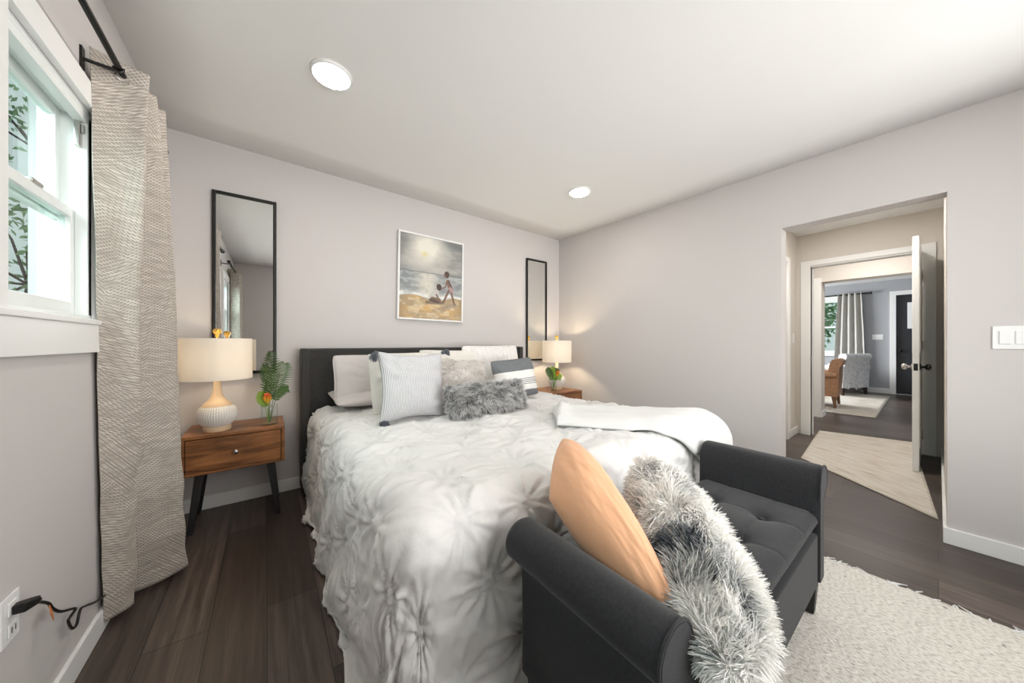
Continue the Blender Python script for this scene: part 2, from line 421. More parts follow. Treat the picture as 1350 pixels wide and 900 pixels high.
# hall behind the right wall
HX0, HX1 = RX+WT, 5.23
wall('wall_hall_left', 'y', 1.06, 1.16, HX0, HX1, 0, 2.5, [(4.02, 4.78, 0, 2.04)], M['wall_hall'])
wall('wall_hall_right', 'y', -.15, -.03, HX0, HX1, 0, 2.5, [], M['wall_hall'])
wall('wall_hall_end', 'x', HX1, HX1+.12, -.15, 1.6, 0, 2.5, [(.10, .93, 0, 2.04)], M['wall_hall'])
tag(B('ceiling_hall', M['ceil'], None, (HX0, HX1, -.15, 1.16, 2.43, 2.5)), kind='structure')
baseboard('baseboard_hall_left', (4.88, HX1, 1.046, 1.06, 0, BBH))
baseboard('baseboard_hall_right', (HX0+.001, HX1, -.03, -.016, 0, BBH))
def casing(name, axis, p0, p1, a0, a1, head, cw=.09, extra=()):
    mb = MB()
    for s0, s1, z0, z1 in ((a0-cw, a0, 0, head+.06), (a1, a1+cw, 0, head+.06), (a0, a1, head, head+.06), *extra):
        mb.box(*((p0, p1, s0, s1) if axis == 'x' else (s0, s1, p0, p1)), z0, z1)
    return tag(mb.build(name, M['white'], bevel=.002), kind='structure')
o = casing('trim_1', 'x', HX1-.018, HX1, .10, .93, 2.04, .088)
mb = MB()
for b in ((HX1, HX1+.12, .93, .945, 0, 2.04), (HX1, HX1+.12, .085, .10, 0, 2.04), (HX1, HX1+.12, .10, .93, 2.025, 2.04), (HX1+.05, HX1+.062, .915, .93, 0, 2.025)): mb.box(*b)
j = mb.build('jamb', M['white'], o)
B('strike_plate', M['chrome'], o, (HX1+.015, HX1+.04, .9285, .931, .88, .95))
for z in (1.79, 1.09, .2): B('hinge', M['black'], o, (HX1-.026, HX1-.004, .094, .108, z-.045, z+.045))
casing('trim_2', 'y', 1.042, 1.06, 4.02, 4.78, 2.04, .09)
d2 = empty('door_2', (4.40, 1.13, 0)); tag(d2, kind='structure')
B('panel', M['white'], d2, (-.375, .375, -.02, .02, .01, 2.03), bevel=.002)
B('raised_panel', M['white'], d2, (-.28, -.04, -.028, -.02, .2, .9), (.04, .28, -.028, -.02, .2, .9), (-.28, -.04, -.028, -.02, 1.05, 1.9), (.04, .28, -.028, -.02, 1.05, 1.9), bevel=.004)
# open hall door seen on its latch edge
d1 = empty('door_1', (5.20, .117, 0)); tag(d1, kind='structure', label='white panel door standing open into the hall, seen edge-on')
B('panel', M['white'], d1, (-.762, 0, -.0185, .0185, .012, 2.03), bevel=.0015)
for s in (-1, 1):
    kn = MB(); kn.lathe([(.028, 0), (.028, .006), (.010, .010), (.010, .028), (.020, .034), (.027, .046), (.024, .058), (.012, .064), (.001, .065)], 20)
    for v in kn.bm.verts: v.co = Vector((v.co.x-.70, s*(.0185+v.co.z), .905+v.co.y))
    kn.build('knob', M['black'] if s < 0 else M['chrome'], d1, smooth=True)
B('latch_plate', M['black'], d1, (-.7632, -.7618, -.012, .012, .875, .935))
B('raised_panel', M['white'], d1, *[(-.68+.32*i, -.42+.32*i, sgn*.0185-.004, sgn*.0185+.004, z0, z1) for i in (0, 1) for sgn in (-1, 1) for z0, z1 in ((.2, .88), (1.02, 1.9))], bevel=.003)

# passage and living room
wall('wall_passage_end', 'x', 6.62, 6.87, -.4, 1.9, 0, 2.5, [(.19, 1.06, 0, 2.025)], M['wall_hall'])
wall('wall_passage_left', 'y', 1.6, 1.7, HX1+.12, 6.62, 0, 2.5, [], M['wall_hall'])
wall('wall_passage_right', 'y', -.4, -.3, HX1+.12, 6.62, 0, 2.5, [], M['wall_hall'])
tag(B('ceiling_passage', M['ceil'], None, (HX1+.12, 6.62, -.4, 1.7, 2.43, 2.5)), kind='structure')
tag(B('trim_3', M['white'], None, (6.605, 6.62, 1.06, 1.15, 0, 2.09)), kind='structure')
baseboard('baseboard_passage', (6.62, 6.875, 1.046, 1.06, 0, BBH), (6.606, 6.62, .10, .19, 0, BBH), (6.606, 6.875, .19, .204, 0, BBH))
wall('wall_living_far', 'x', 10.9, 11.0, -1.6, 3.4, 0, 2.5, [(1.42, 2.3, .86, 2.15), (-.36, .555, 0, 2.15)], M['wall_lr'])
wall('wall_living_left', 'y', 3.3, 3.4, 6.87, 10.9, 0, 2.5, [(8.0, 10.0, .8, 2.2)], M['wall_lr'])
wall('wall_living_right', 'y', -1.6, -1.5, 6.87, 10.9, 0, 2.5, [], M['wall_lr'])
wall('wall_living_near', 'x', 6.80, 6.87, 1.9, 3.4, 0, 2.5, [], M['wall_lr'])
wall('wall_living_near_right', 'x', 6.80, 6.87, -1.6, -.4, 0, 2.5, [], M['wall_lr'])
tag(B('ceiling_living', M['ceil'], None, (6.87, 10.9, -1.6, 3.4, 2.49, 2.55)), kind='structure')
baseboard('baseboard_living', (10.885, 10.9, .645, 3.3, 0, .11))
tag(B('trim_4', M['white'], None, (10.88, 10.9, .555, .645, 0, 2.24), (10.88, 10.9, -.45, -.36, 0, 2.24), (10.88, 10.9, -.36, .555, 2.15, 2.24)), kind='structure')
d3 = empty('door_3', (10.95, .1, 0)); tag(d3, kind='structure', label='dark front door with a white glass light')
B('panel', M['front_door'], d3, (-.02, .02, -.455, .453, .01, 2.145), bevel=.002)
B('pane', M['plastic'], d3, (-.03, -.02, -.30, .30, 1.42, 1.98), bevel=.003)
kn = MB().ball((-.06, .39, .95), .03).tube([(-.06, .39, .95), (-.02, .39, .95)], .012); kn.build('knob', M['black'], d3, smooth=True)
def simple_window(name, axis_x, hole, rail, outward, panes=True, depth=.1):
    """white double hung window in a wall of constant X"""
    y0, y1, z0, z1 = hole; s = outward
    r = empty(name, (axis_x, (y0+y1)/2, z0)); tag(r, kind='structure'); hw = (y1-y0)/2; h = z1-z0
    X = lambda a, b: (min(s*a, s*b), max(s*a, s*b))
    # lining of the opening
    B('frame', M['vinyl'], r, (*X(.0, depth), -hw, -hw+.022, 0, h), (*X(.0, depth), hw-.022, hw, 0, h), (*X(.0, depth), -hw+.022, hw-.022, h-.022, h), (*X(.0, depth), -hw+.022, hw-.022, 0, .02), bevel=.002)
    a, b = -hw+.022, hw-.022
    def sash(x0, x1, zz0, zz1, st=.034, bot=.045):
        q = B('sash', M['vinyl'], r, (*X(x0, x1), a, a+st, zz0, zz1), (*X(x0, x1), b-st, b, zz0, zz1), (*X(x0, x1), a+st, b-st, zz0, zz0+bot), (*X(x0, x1), a+st, b-st, zz1-st, zz1), bevel=.003)
        B('pane', M['pane'], q, (*X((x0+x1)/2-.002, (x0+x1)/2+.002), a+st, b-st, zz0+bot, zz1-st))
        return q
    sash(.062, .09, rail-.02, h-.022); sash(.03, .058, .02, rail+.02)
    return r
# bedroom windows
def bedroom_window(name, hole, cw=.085):
    y0, y1, z0, z1 = hole; hw = (y1-y0)/2; h = z1-z0
    r = simple_window(name, LX, hole, .375, -1)
    B('casing', M['white'], r, (0, .02, -hw-cw, -hw, 0, h+cw), (0, .02, hw, hw+.06, 0, h+cw), (0, .02, -hw, hw, h, h+cw), bevel=.002)
    B('inner_stop', M['vinyl'], r, (-.03, 0, -hw, -hw+.03, .02, h-.022), (-.03, 0, hw-.03, hw, .02, h-.022), (-.03, 0, -hw+.03, hw-.03, h-.05, h-.022), bevel=.002)
    B('sill', M['white'], r, (0, .026, -hw-cw-.01, hw+.065, -.012, .006), bevel=.003)
    B('apron', M['white'], r, (0, .02, -hw-cw, hw+.06, -.112, -.012), bevel=.002)
    B('sash_lock', M['chrome'], r, (-.045, -.026, -.03, .03, .392, .405), bevel=.003)
    B('vent_latch', M['chrome'], r, (-.026, -.012, hw-.05, hw-.028, h-.14, h-.05), (-.012, -.004, hw-.045, hw-.033, h-.09, h-.06), bevel=.002)
    return r
bedroom_window('window_1', W1); bedroom_window('window_2', W2)
r3 = empty('fill_window', ((W_FILL[0]+W_FILL[1])/2, RY, W_FILL[2])); tag(r3, kind='structure')  # unseen rear window, added to let fill light into the room
hw, h = (W_FILL[1]-W_FILL[0])/2, W_FILL[3]-W_FILL[2]
B('frame', M['vinyl'], r3, (-hw, -hw+.04, -.1, 0, 0, h), (hw-.04, hw, -.1, 0, 0, h), (-hw+.04, hw-.04, -.1, 0, 0, .04), (-hw+.04, hw-.04, -.1, 0, h-.04, h), (-.03, .03, -.1, 0, .04, h-.04), bevel=.003)
B('casing', M['white'], r3, (-hw-.09, -hw, 0, .02, -.09, h+.09), (hw, hw+.09, 0, .02, -.09, h+.09), (-hw, hw, 0, .02, h, h+.09), (-hw, hw, 0, .02, -.09, 0), bevel=.002)
B('pane', M['pane_clear'], r3, (-hw+.04, -.03, -.06, -.056, .04, h-.04), (.03, hw-.04, -.06, -.056, .04, h-.04))
simple_window('window_4', 10.9, (1.42, 2.3, .86, 2.15), .63, 1, depth=.09)
tag(B('trim_5', M['white'], None, (10.88, 10.9, 1.34, 1.42, .78, 2.23), (10.88, 10.9, 2.3, 2.38, .78, 2.23), (10.88, 10.9, 1.42, 2.3, 2.15, 2.23), (10.86, 10.9, 1.36, 2.36, .80, .86)), kind='structure')

# ------------------------------------------------------------------ bed
bed = empty('bed', (1.23, 1.85, 0), 0, 'king bed with dark upholstered wingback headboard and rumpled white pintucked comforter', 'bed')
bx, by = 1.23, 1.85
def P(*b): return (b[0]-bx, b[1]-bx, b[2]-by, b[3]-by, b[4], b[5])
B('headboard', M['head'], bed, P(.235, 2.235, 2.87, 2.945, .12, 1.07), bevel=.015)
for xa in (.198, 2.222): B('headboard_wing', M['head'], bed, P(xa, xa+.05, 2.785, 2.95, .03, 1.072), bevel=.012)
B('rail', M['head'], bed, P(.32, 2.14, .93, .97, .14, .32), P(.32, .36, .97, 2.87, .14, .32), P(2.10, 2.14, .97, 2.87, .14, .32), bevel=.01)
B('mattress', M['white_cotton'], bed, P(.32, 2.14, .93, 2.86, .28, .585), bevel=.05)
for xa in (.33, 2.07):
    for ya in (.97, 2.75): B('leg', M['blackwood'], bed, P(xa, xa+.06, ya, ya+.06, 0, .14), bevel=.004)

def drape(a, b, x0, x1, y0, y1, z, R, flare):
    """cloth laid on a box top: (a,b) are cloth coordinates; overshoot past the inset rectangle bends down"""
    cx = np.clip(a, x0+R, x1-R); cy = np.clip(b, y0+R, 9)
    dx = a-cx; dy = b-cy; r = np.hypot(dx, dy)+1e-9
    q = PI*R/2
    h = np.where(r < q, R*np.sin(np.minimum(r, q)/R), R+(r-q)*math.sin(flare))
    d = np.where(r < q, R*(1-np.cos(np.minimum(r, q)/R)), R+(r-q)*math.cos(flare))
    return cx+dx/r*h, cy+dy/r*h, z-d, r
def normals(X):
    du = np.gradient(X, axis=0); dv = np.gradient(X, axis=1); n = np.cross(du, dv)
    return n/np.linalg.norm(n, axis=-1, keepdims=True)
def comforter():
    st = .0085; drop = .62
    a = np.arange(.21-drop, 2.26+drop, st); b = np.arange(2.80, .80-drop-.02, -st)
    A, Bb = np.meshgrid(a, b, indexing='ij')
    X, Y, Z, r = drape(A, Bb, .245, 2.24, .80, 2.9, .635, .12, .06)
    # gravity folds on the hanging parts
    hang = np.clip((r-.16)/.4, 0, 1)
    s = A*1.0+Bb*1.0
    fold = .016*hang*np.sin(s*13+2.5*noise2(A*2, Bb*2))
    ddx = A-np.clip(A, .365, 2.12); ddy = Bb-np.clip(Bb, .92, 9); dl = np.hypot(ddx, ddy)+1e-6
    X = X+fold*ddx/dl; Y = Y+fold*ddy/dl
    Z = np.maximum(Z, .012+.004*noise2(A*9, Bb*9))
    Pn = np.stack([X, Y, Z], -1); N = normals(Pn)
    if N[len(a)//2, 40, 2] < 0: N = -N
    # pinches on a diamond lattice
    sx, sy = .285, .44
    best = np.full(A.shape, 9.); th = np.zeros(A.shape); ph = np.zeros(A.shape)
    jit = np.random.default_rng(3)
    for row in range(-3, 14):
        for c in range(-3, 12):
            px = .42+c*sx+(.5*sx if row % 2 else 0)-.05*(row % 2)+jit.normal(0, .012); py = .83+row*sy/2+jit.normal(0, .012); f = jit.random()*6
            if row < -3: continue
            dxx = A-px; dyy = Bb-py; d = np.hypot(dxx, dyy); k = d < best
            best = np.where(k, d, best); th = np.where(k, np.arctan2(dyy, dxx), th); ph = np.where(k, f, ph)
    rr = best
    puff = .020*(1-np.exp(-(rr/.05)**2))-.020
    rg = lambda k, p: 1-2*np.abs(np.cos(.5*(k*th+p)))**.65
    pleat = (.0062*rg(10, ph)+.0040*rg(17, 2*ph)+.0028*np.cos(13*th+3*ph))*np.where(rr < .05, np.exp(-((rr-.05)/.022)**2), np.exp(-((rr-.05)/.075)**2))
    ros = .010*np.exp(-(rr/.026)**2)+.007*np.exp(-(rr/.034)**2)*np.cos(8*th)*np.sin(rr*210)
    wr = .012*fbm(A*4.5+1.2*noise2(A*3, Bb*3), Bb*4+1.2*noise2(A*3+7, Bb*3), 4)-.010*np.abs(noise2(A*7+1.5*noise2(A*4, Bb*4), Bb*9+1.5*noise2(A*4+3, Bb*4)))**.7+.003*noise2(A*26+3*noise2(A*6, Bb*6), Bb*18)+.0030*np.sin(Bb*70+6*noise2(A*5, Bb*5))*np.clip(noise2(A*4+5, Bb*4), 0, 1)
    big = .012*fbm(A*1.8+4, Bb*1.8, 2)
    D = puff+.006+pleat+ros+wr+big
    Pn = Pn+N*D[..., None]; Pn[..., 2] = np.maximum(Pn[..., 2], .008)
    Pn -= np.array([bx, by, 0])
    o = grid_mesh('comforter', Pn, M['comf'], bed); so = o.modifiers.new('s', 'SOLIDIFY'); so.thickness = .004; so.offset = 0
    return o
M['comf'] = mat('white_microfibre', (.71, .70, .69), .7, sheen=.1, bump=(55, .25, .005))
comforter()

# throw folded over the foot corner
def throw():
    st = .011; n = 47
    per = np.linspace(0, .50, n); al = np.arange(-.02, 1.42, st)
    AL, PE = np.meshgrid(al, per, indexing='ij')
    base = np.array([1.28, 1.26]); d = np.array([.69, -.724]); p = np.array([.724, .69])
    wob = .022*noise2(AL*5, PE*4)+.012*noise2(AL*11, PE*3); AL = AL+.03*noise2(PE*9, AL*4)*np.exp(-AL/.15)
    A = base[0]+AL*d[0]+(PE+wob)*p[0]; Bb = base[1]+AL*d[1]+(PE+wob)*p[1]
    X, Y, Z, r = drape(A, Bb, .17, 2.31, .76, 2.9, .672, .17, .18)
    Pn = np.stack([X, Y, np.maximum(Z, .015)], -1); N = normals(Pn)
    if N[5, 5, 2] < 0: N = -N
    u = PE/.50
    # three long folds plus a rolled edge
    D = .016*np.sin(u*PI)**.6+.014*np.abs(np.sin(u*PI*2.2+.6*noise2(AL*3, PE*3)))+.006*fbm(AL*7, PE*12)+.03*np.exp(-((AL+.0)/.05)**2)*np.sin(u*PI)
    D = D*np.clip((AL+.03)/.03, 0, 1)
    eg = np.clip(np.minimum(u, 1-u)/.09, 0, 1); D = D*(.25+.75*np.sqrt(eg))-.014*(1-np.sqrt(eg))
    o = grid_mesh('throw_blanket', Pn+N*D[..., None], M['throw'])
    s = o.modifiers.new('s', 'SOLIDIFY'); s.thickness = .012; s.offset = 0
    return tag(o, 'soft white throw blanket laid folded across the far foot corner of the bed', 'blanket')
throw()

# ------------------------------------------------------------------ pillows
def pillow_grid(n=56, thick=.16, pinch=.05, wr=.004, seed=0, sharp=.55, fold=0, rnd=.055, belly=0):
    """unit pillow: returns front and back sheets as (u,v) -> local offsets"""
    u = np.linspace(-1, 1, n); u = np.sign(u)*np.abs(u)**.9; U, V = np.meshgrid(u, u, indexing='ij')
    prof = (np.clip(1-np.abs(U)**2.4, 0, 1)*np.clip(1-np.abs(V)**2.4, 0, 1))**sharp
    x = U*(1-pinch*(1-V**2)); z = V*(1-pinch*(1-U**2))
    kc = 1-rnd*np.abs(U*V)**5; x = x*kc; z = z*kc+belly*(1-U**2)*(V+1)/2
    s = seed*3.7
    w1 = fbm(U*2.2+s, V*2.2-s, 4)*wr*prof+wr*.9*np.exp(-((np.abs(U)-.75)/.2)**2)*np.sin((V*9+3*noise2(U*2+s, V*2)))*prof
    w2 = fbm(U*2.2-s, V*2.2+s, 4)*wr*prof
    return U, V, x, z, thick/2*prof+w1, -thick/2*prof+w2
def pillow(name, w, h, thick, m, loc, yaw=0, lean=.3, roll=0, label=None, group=None, parent=None, n=56, pinch=.05, wr=.005, seed=0, sharp=.55, corners=None, sag=.0, uvn=False, piping=None, rnd=.055, belly=0):
    """stands on its lower edge at loc; lean tips the top backwards (+y before yaw)"""
    U, V, x, z, f, bk = pillow_grid(n, thick, pinch, wr, seed, sharp, 0, rnd, belly)
    if corners is None:
        R = Matrix.Rotation(yaw, 4, 'Z') @ Matrix.Rotation(-lean, 4, 'X') @ Matrix.Rotation(roll, 4, 'Y')
        sg = sag*(1-V)*.5*(1-U**2)
        def place(off):
            L = np.stack([x*w/2, -off, z*h/2+h/2], -1); Rm = np.array(R.to_3x3())
            return L @ Rm.T
        origin = loc
    else:
        c = [np.array(q, float) for q in corners]  # bottom-left, bottom-right, top-right, top-left as seen from the front
        origin = tuple((c[0]+c[1])/2)
        s_, t_ = (x+1)/2, (z+1)/2
        base = (1-s_)[..., None]*(1-t_)[..., None]*c[0]+s_[..., None]*(1-t_)[..., None]*c[1]+s_[..., None]*t_[..., None]*c[2]+(1-s_)[..., None]*t_[..., None]*c[3]
        nn = np.cross((c[1]+c[2]-c[0]-c[3]), (c[2]+c[3]-c[0]-c[1])); nn = nn/np.linalg.norm(nn)
        def place(off): return base+off[..., None]*nn-np.array(origin)
    Fp, Bp = place(f), place(bk)
    uv = np.stack([(U+1)/2*(1 if uvn else w), (V+1)/2*(1 if uvn else h)], -1)
    V3 = np.concatenate([Fp.reshape(-1, 3), Bp.reshape(-1, 3)]); uvs = np.concatenate([uv.reshape(-1, 2)]*2)
    i = np.arange(n*n).reshape(n, n); q = np.stack([i[:-1, :-1], i[1:, :-1], i[1:, 1:], i[:-1, 1:]], -1).reshape(-1, 4)
    Q = np.concatenate([q, q[:, ::-1]+n*n])
    o = raw_mesh(name, V3, Q, m, parent, uvs); o.location = origin
    bm = bmesh.new(); bm.from_mesh(o.data); bmesh.ops.remove_doubles(bm, verts=bm.verts[:], dist=2e-4); bmesh.ops.recalc_face_normals(bm, faces=bm.faces[:]); bm.to_mesh(o.data); bm.free()
    if label: tag(o, label, 'pillow', group)
    if piping:
        loop = [Fp[k, 0] for k in range(0, n, 2)]+[Fp[-1, k] for k in range(0, n, 2)]+[Fp[k, -1] for k in range(n-1, -1, -2)]+[Fp[0, k] for k in range(n-1, -1, -2)]
        MB().tube(loop, .005, 6).build('piping', piping, o, smooth=True)
    return o, Fp, Bp, f
def fur(o, sheets, count, length, width, colfun, droop=.5, seed=1, name='fur', tipdark=False, spread=.6):
    """tapered strands rooted on the pillow's sheets, one mesh"""
    g = np.random.default_rng(seed); Vs = []; Cs = []; Qs = []; base = 0
    for Pn, sgn, off in sheets:
        n = Pn.shape[0]; N = normals(Pn); cen = Pn.reshape(-1, 3).mean(0)
        if np.sum((Pn[n//2, n//2]-cen)*N[n//2, n//2])*1 < 0: N = -N
        N = N*sgn
        s = g.random((count, 2))*(n-1.001); i = s.astype(int); fr = s-i
        def samp(G): return (G[i[:, 0], i[:, 1]]*((1-fr[:, :1])*(1-fr[:, 1:]))+G[i[:, 0]+1, i[:, 1]]*(fr[:, :1]*(1-fr[:, 1:]))+G[i[:, 0], i[:, 1]+1]*((1-fr[:, :1])*fr[:, 1:])+G[i[:, 0]+1, i[:, 1]+1]*(fr[:, :1]*fr[:, 1:]))
        p = samp(Pn); nr = samp(N); nr /= np.linalg.norm(nr, axis=1, keepdims=True)+1e-9
        uv = s/(n-1)
        # locks: neighbouring strands lean the same way
        lx = np.stack([noise2(uv[:, 0]*9+k*11, uv[:, 1]*9+k*5) for k in range(3)], 1)*.9+np.stack([noise2(uv[:, 0]*22+k*7, uv[:, 1]*22-k*3) for k in range(3)], 1)*.5
        dr = nr*.75+lx*spread+g.normal(0, .18, (count, 3)); dr /= np.linalg.norm(dr, axis=1, keepdims=True)
        L = length*(.6+.6*g.random(count))[:, None]
        d2 = dr*.75+np.array([0, 0, -droop])+lx*.4; d2 /= np.linalg.norm(d2, axis=1, keepdims=True)
        side = np.cross(dr, g.normal(0, 1, (count, 3))); side /= np.linalg.norm(side, axis=1, keepdims=True)
        wd = width*(.7+.6*g.random(count))[:, None]
        p1 = p+dr*L*.5; p2 = p1+d2*L*.5
        c = colfun(uv[:, 0], uv[:, 1], g)
        pts = [p-side*wd*.5, p+side*wd*.5, p1+side*wd*.45, p1-side*wd*.45, p2+side*wd*.12, p2-side*wd*.12]
        Vs.append(np.stack(pts, 1).reshape(-1, 3)); croot, ctip = c
        Cs.append(np.stack([croot, croot, (croot+ctip)/2, (croot+ctip)/2, ctip, ctip], 1).reshape(-1, 3))
        k = base+np.arange(count)*6
        Qs += [np.stack([k, k+1, k+2, k+3], 1), np.stack([k+3, k+2, k+4, k+5], 1)]; base += count*6
    return raw_mesh(name, np.concatenate(Vs), np.concatenate(Qs), M['fur'], o, None, np.concatenate(Cs), smooth=False)

BZ = .645   # top of the bedding
pillow('sleeping_pillow', .68, .46, .13, M['sham'], (.70, 2.42, BZ+.05), 0, 1.50, 0, 'pale pillow lying flat under the grey-pink sham against the headboard', 'x', seed=1, wr=.008)
pillow('sham_pillow', .66, .36, .15, M['sham'], (.70, 2.56, BZ+.03), .0, .25, 0, 'pale grey-pink pillow with piped edge leaning on the headboard at its window end', seed=2, wr=.007, piping=M['sham'])
pillow('cream_pillow', .46, .42, .13, M['cream'], (.76, 2.18, BZ), .1, .30, .0, 'cream pillow mostly hidden behind the blue-striped pillow', seed=3, wr=.010, pinch=.03)
pillow('white_pillow', .62, .40, .14, M['cream'], (1.30, 2.53, BZ+.02), 0, .22, .02, 'plain off-white pillow leaning on the headboard behind the fuzzy beige pillow', seed=4, wr=.006)
pillow('quilted_pillow', .66, .46, .15, M['knit'], (1.73, 2.54, BZ+.0), 0, .20, 0, 'white pillow with raised ribbed weave, tallest against the headboard', seed=5, wr=.008)
sp, F_, B_, _ = pillow('striped_pillow', 0.45, .45, .16, M['stripe'], (.725, 1.93, BZ-.015), .05, .26, .04, 'white pillow with narrow blue stripes and dark corner tassels', seed=6, wr=.012, pinch=.16)
def tassel(parent, loc, d, L=.055):
    d = Vector(d).normalized(); mb = MB(); p = Vector(loc)
    mb.ball(p+d*.012, .014, seg=12)
    for k in range(26):
        a = 2*PI*k/26*2.4; rr = .020*math.sqrt((k+1)/26)
        s1 = d.orthogonal().normalized(); s2 = d.cross(s1); q = s1*math.cos(a)*rr+s2*math.sin(a)*rr
        mb.tube([p+d*.012, p+d*.03+q*.9, p+d*L+q*1.25+Vector((0, 0, -.012))], .0028, 4)
    return mb.build('tassel', M['tassel'], parent, smooth=True)
tassel(sp, F_[0, -1], (-.5, -.55, -.5)); tassel(sp, F_[-1, -1], (1, -.1, .25)); tassel(sp, F_[0, 0], (.55, -.8, .12)); tassel(sp, F_[-1, 0], (1, -.3, .0))
sh, F_, B_, _ = pillow('sherpa_pillow', .46, .375, .15, M['sherpa'], (1.075, 2.02, BZ-.005), -.05, .32, .10, 'fuzzy beige-white pillow beside the striped pillow', seed=7, wr=.006)
g_c = lambda u, v, g: ((lambda c: (c, c*1.06))(np.array([.66, .62, .585])*(1+.10*g.normal(size=(len(u), 1)))))
fur(sh, [(F_, 1, 0)], 9000, .012, .0022, g_c, .1, 3, 'pile', spread=.9)
pillow('banded_pillow', .45, .345, .13, M['band'], (1.70, 2.14, BZ), -.02, .26, -.06, 'white pillow with charcoal bands and thin black lines, nearest the far lamp', seed=8, wr=.007, uvn=True)
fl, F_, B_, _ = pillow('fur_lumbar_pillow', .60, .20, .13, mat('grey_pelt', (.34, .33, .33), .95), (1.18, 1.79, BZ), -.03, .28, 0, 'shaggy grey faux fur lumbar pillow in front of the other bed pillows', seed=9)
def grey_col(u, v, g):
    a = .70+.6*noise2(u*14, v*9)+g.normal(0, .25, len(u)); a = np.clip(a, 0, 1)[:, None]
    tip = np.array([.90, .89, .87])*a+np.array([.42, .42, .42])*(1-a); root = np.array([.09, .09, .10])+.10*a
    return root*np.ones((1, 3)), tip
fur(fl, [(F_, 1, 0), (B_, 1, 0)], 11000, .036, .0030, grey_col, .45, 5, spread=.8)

# ------------------------------------------------------------------ bench at the foot of the bed
bench = empty('bench', (1.20, .52, 0), 0, 'charcoal upholstered settee bench with flared rolled arms at foot of bed', 'bench')
def arm_prof(s, x):
    # outward is s; heights measured from the floor
    pts = [(0, .15), (0, .40), (.004, .50), (.012, .555), (.035, .592), (.075, .603), (.112, .590), (.132, .560), (.130, .525), (.108, .500), (.085, .485), (.072, .46), (.068, .40), (.068, .15)]
    pp = spline([(x+s*a, z) for a, z in pts[1:-1]], 44)
    return [(x, .15)]+[tuple(q) for q in pp]+[(x+s*.068, .15)]
for s, x in ((-1, .665-1.20), (1, 1.765-1.20)):
    mb = MB(); pr = arm_prof(s, x); ys = (-.235, -.228, -.215, .20, .213, .22); k = (.86, .96, 1, 1, .96, .86)
    cx, cz = x+s*.04, .40
    rings = []
    for y, kk in zip(ys, k):
        rings.append([(cx+(a-cx)*(.93+.07*(kk-.86)/.14), y, cz+(z-cz)*(.97+.03*(kk-.86)/.14) if z > .16 else z) for a, z in pr])
    mb.rings(rings).build('arm', M['char'], bench, angle=.7)
    MB().tube([(a+s*.000, -.233, z) for a, z in pr[4:40]], .0035, 6).build('arm_piping', M['char'], bench, smooth=True)
# seat with button tufts
def seat():
    n, k = 130, 64
    u = np.linspace(0, 1, n); v = np.linspace(0, 1, k); U, V = np.meshgrid(u, v, indexing='ij')
    X = -.535+U*1.10; Y = -.228+V*.445
    edge = np.clip(np.minimum(V, 1-V)*.445/.04, 0, 1)
    Z = .425-.035*(1-np.sqrt(1-(1-edge)**2))+.012*np.sin(U*PI)*np.sin(V*PI)
    for bxx in (.17, .39, .61, .83):
        for byy in (.3, .7):
            d = np.hypot((U-bxx)*1.1, (V-byy)*.445); Z = Z-.020*np.exp(-(d/.028)**2)-.010*np.exp(-(d/.07)**2)
    for line in (.3, .7): Z = Z-.003*np.exp(-(((V-line)*.445)/.006)**2)
    for line in (.17, .39, .61, .83): Z = Z-.003*np.exp(-(((U-line)*1.1)/.006)**2)
    o = grid_mesh('seat_cushion', np.stack([X, Y, Z], -1), M['char'], bench)
    s = o.modifiers.new('s', 'SOLIDIFY'); s.thickness = .09; s.offset = -1
    if o.data.polygons[0].normal.z < 0: s.offset = 1
    for bxx in (.17, .39, .61, .83):
        for byy in (.3, .7): MB().ball((-.535+bxx*1.10, -.228+byy*.445, .407), .011, (1, 1, .5), 12).build('tuft_button', M['char'], o, smooth=True)
seat()
B('seat_base', M['char'], bench, (-.535, .565, -.228, .215, .135, .345), bevel=.008)
for x in (-.57, .575):
    for y in (-.20, .18):
        MB().rings([[(x+a*.026, y+b*.026, .155) for a, b in ((-1, -1), (1, -1), (1, 1), (-1, 1))], [(x+a*.016, y+b*.016, .0145) for a, b in ((-1, -1), (1, -1), (1, 1), (-1, 1))]]).build('leg', M['blackwood'], bench, bevel=.003)

# pillows on the bench (corners: bottom far, bottom near, top near, top far  as seen from +X)
pk, F_, B_, _ = pillow('peach_pillow', .45, .42, .23, M['peach'], None, label='plump peach-orange pillow propped against the near arm of the bench', seed=11, wr=.005, rnd=-.01, belly=.62, pinch=-.10,
    corners=[(.672, .70, .645), (.69, .36, .43), (.745, .35, .50), (.865, .83, .76)], n=70)
fp, F_, B_, _ = pillow('fur_pillow', .50, .42, .20, mat('white_pelt', (.62, .60, .58), .95), None, label='large white faux fur pillow with dark grey patches lying on the bench seat', seed=12, n=60, pinch=.03,
    corners=[(1.22, .66, .46), (.78, .245, .45), (.645, .205, .535), (1.05, .62, .715)])
def white_col(u, v, g):
    a = .22*noise2(u*4+2, v*4+6)+.38*noise2(u*13, v*11)-.10
    for (pu, pv, pr, pa) in ((.55, .99, .085, .85), (.60, .84, .06, .30), (.74, .86, .08, .28), (.86, .80, .09, .34), (.94, .95, .06, .28), (.14, .9, .05, .25), (.30, .84, .06, .28), (.45, .5, .10, .3), (.75, .5, .10, .3)):
        a = a+pa*np.exp(-((u-pu)**2+(v-pv)**2)/pr**2)
    a = np.clip(a*1.8-.07+g.normal(0, .26, len(u)), 0, 1)[:, None]
    lt = np.array([.90, .88, .855]); dk = np.array([.06, .07, .085])
    c = lt*(1-a)+dk*a; return c*.95, np.clip(c*1.08+.02*a, 0, 1)
fur(fp, [(F_, 1, 0), (B_, 1, 0)], 24000, .046, .0026, white_col, .35, 8, spread=.55)

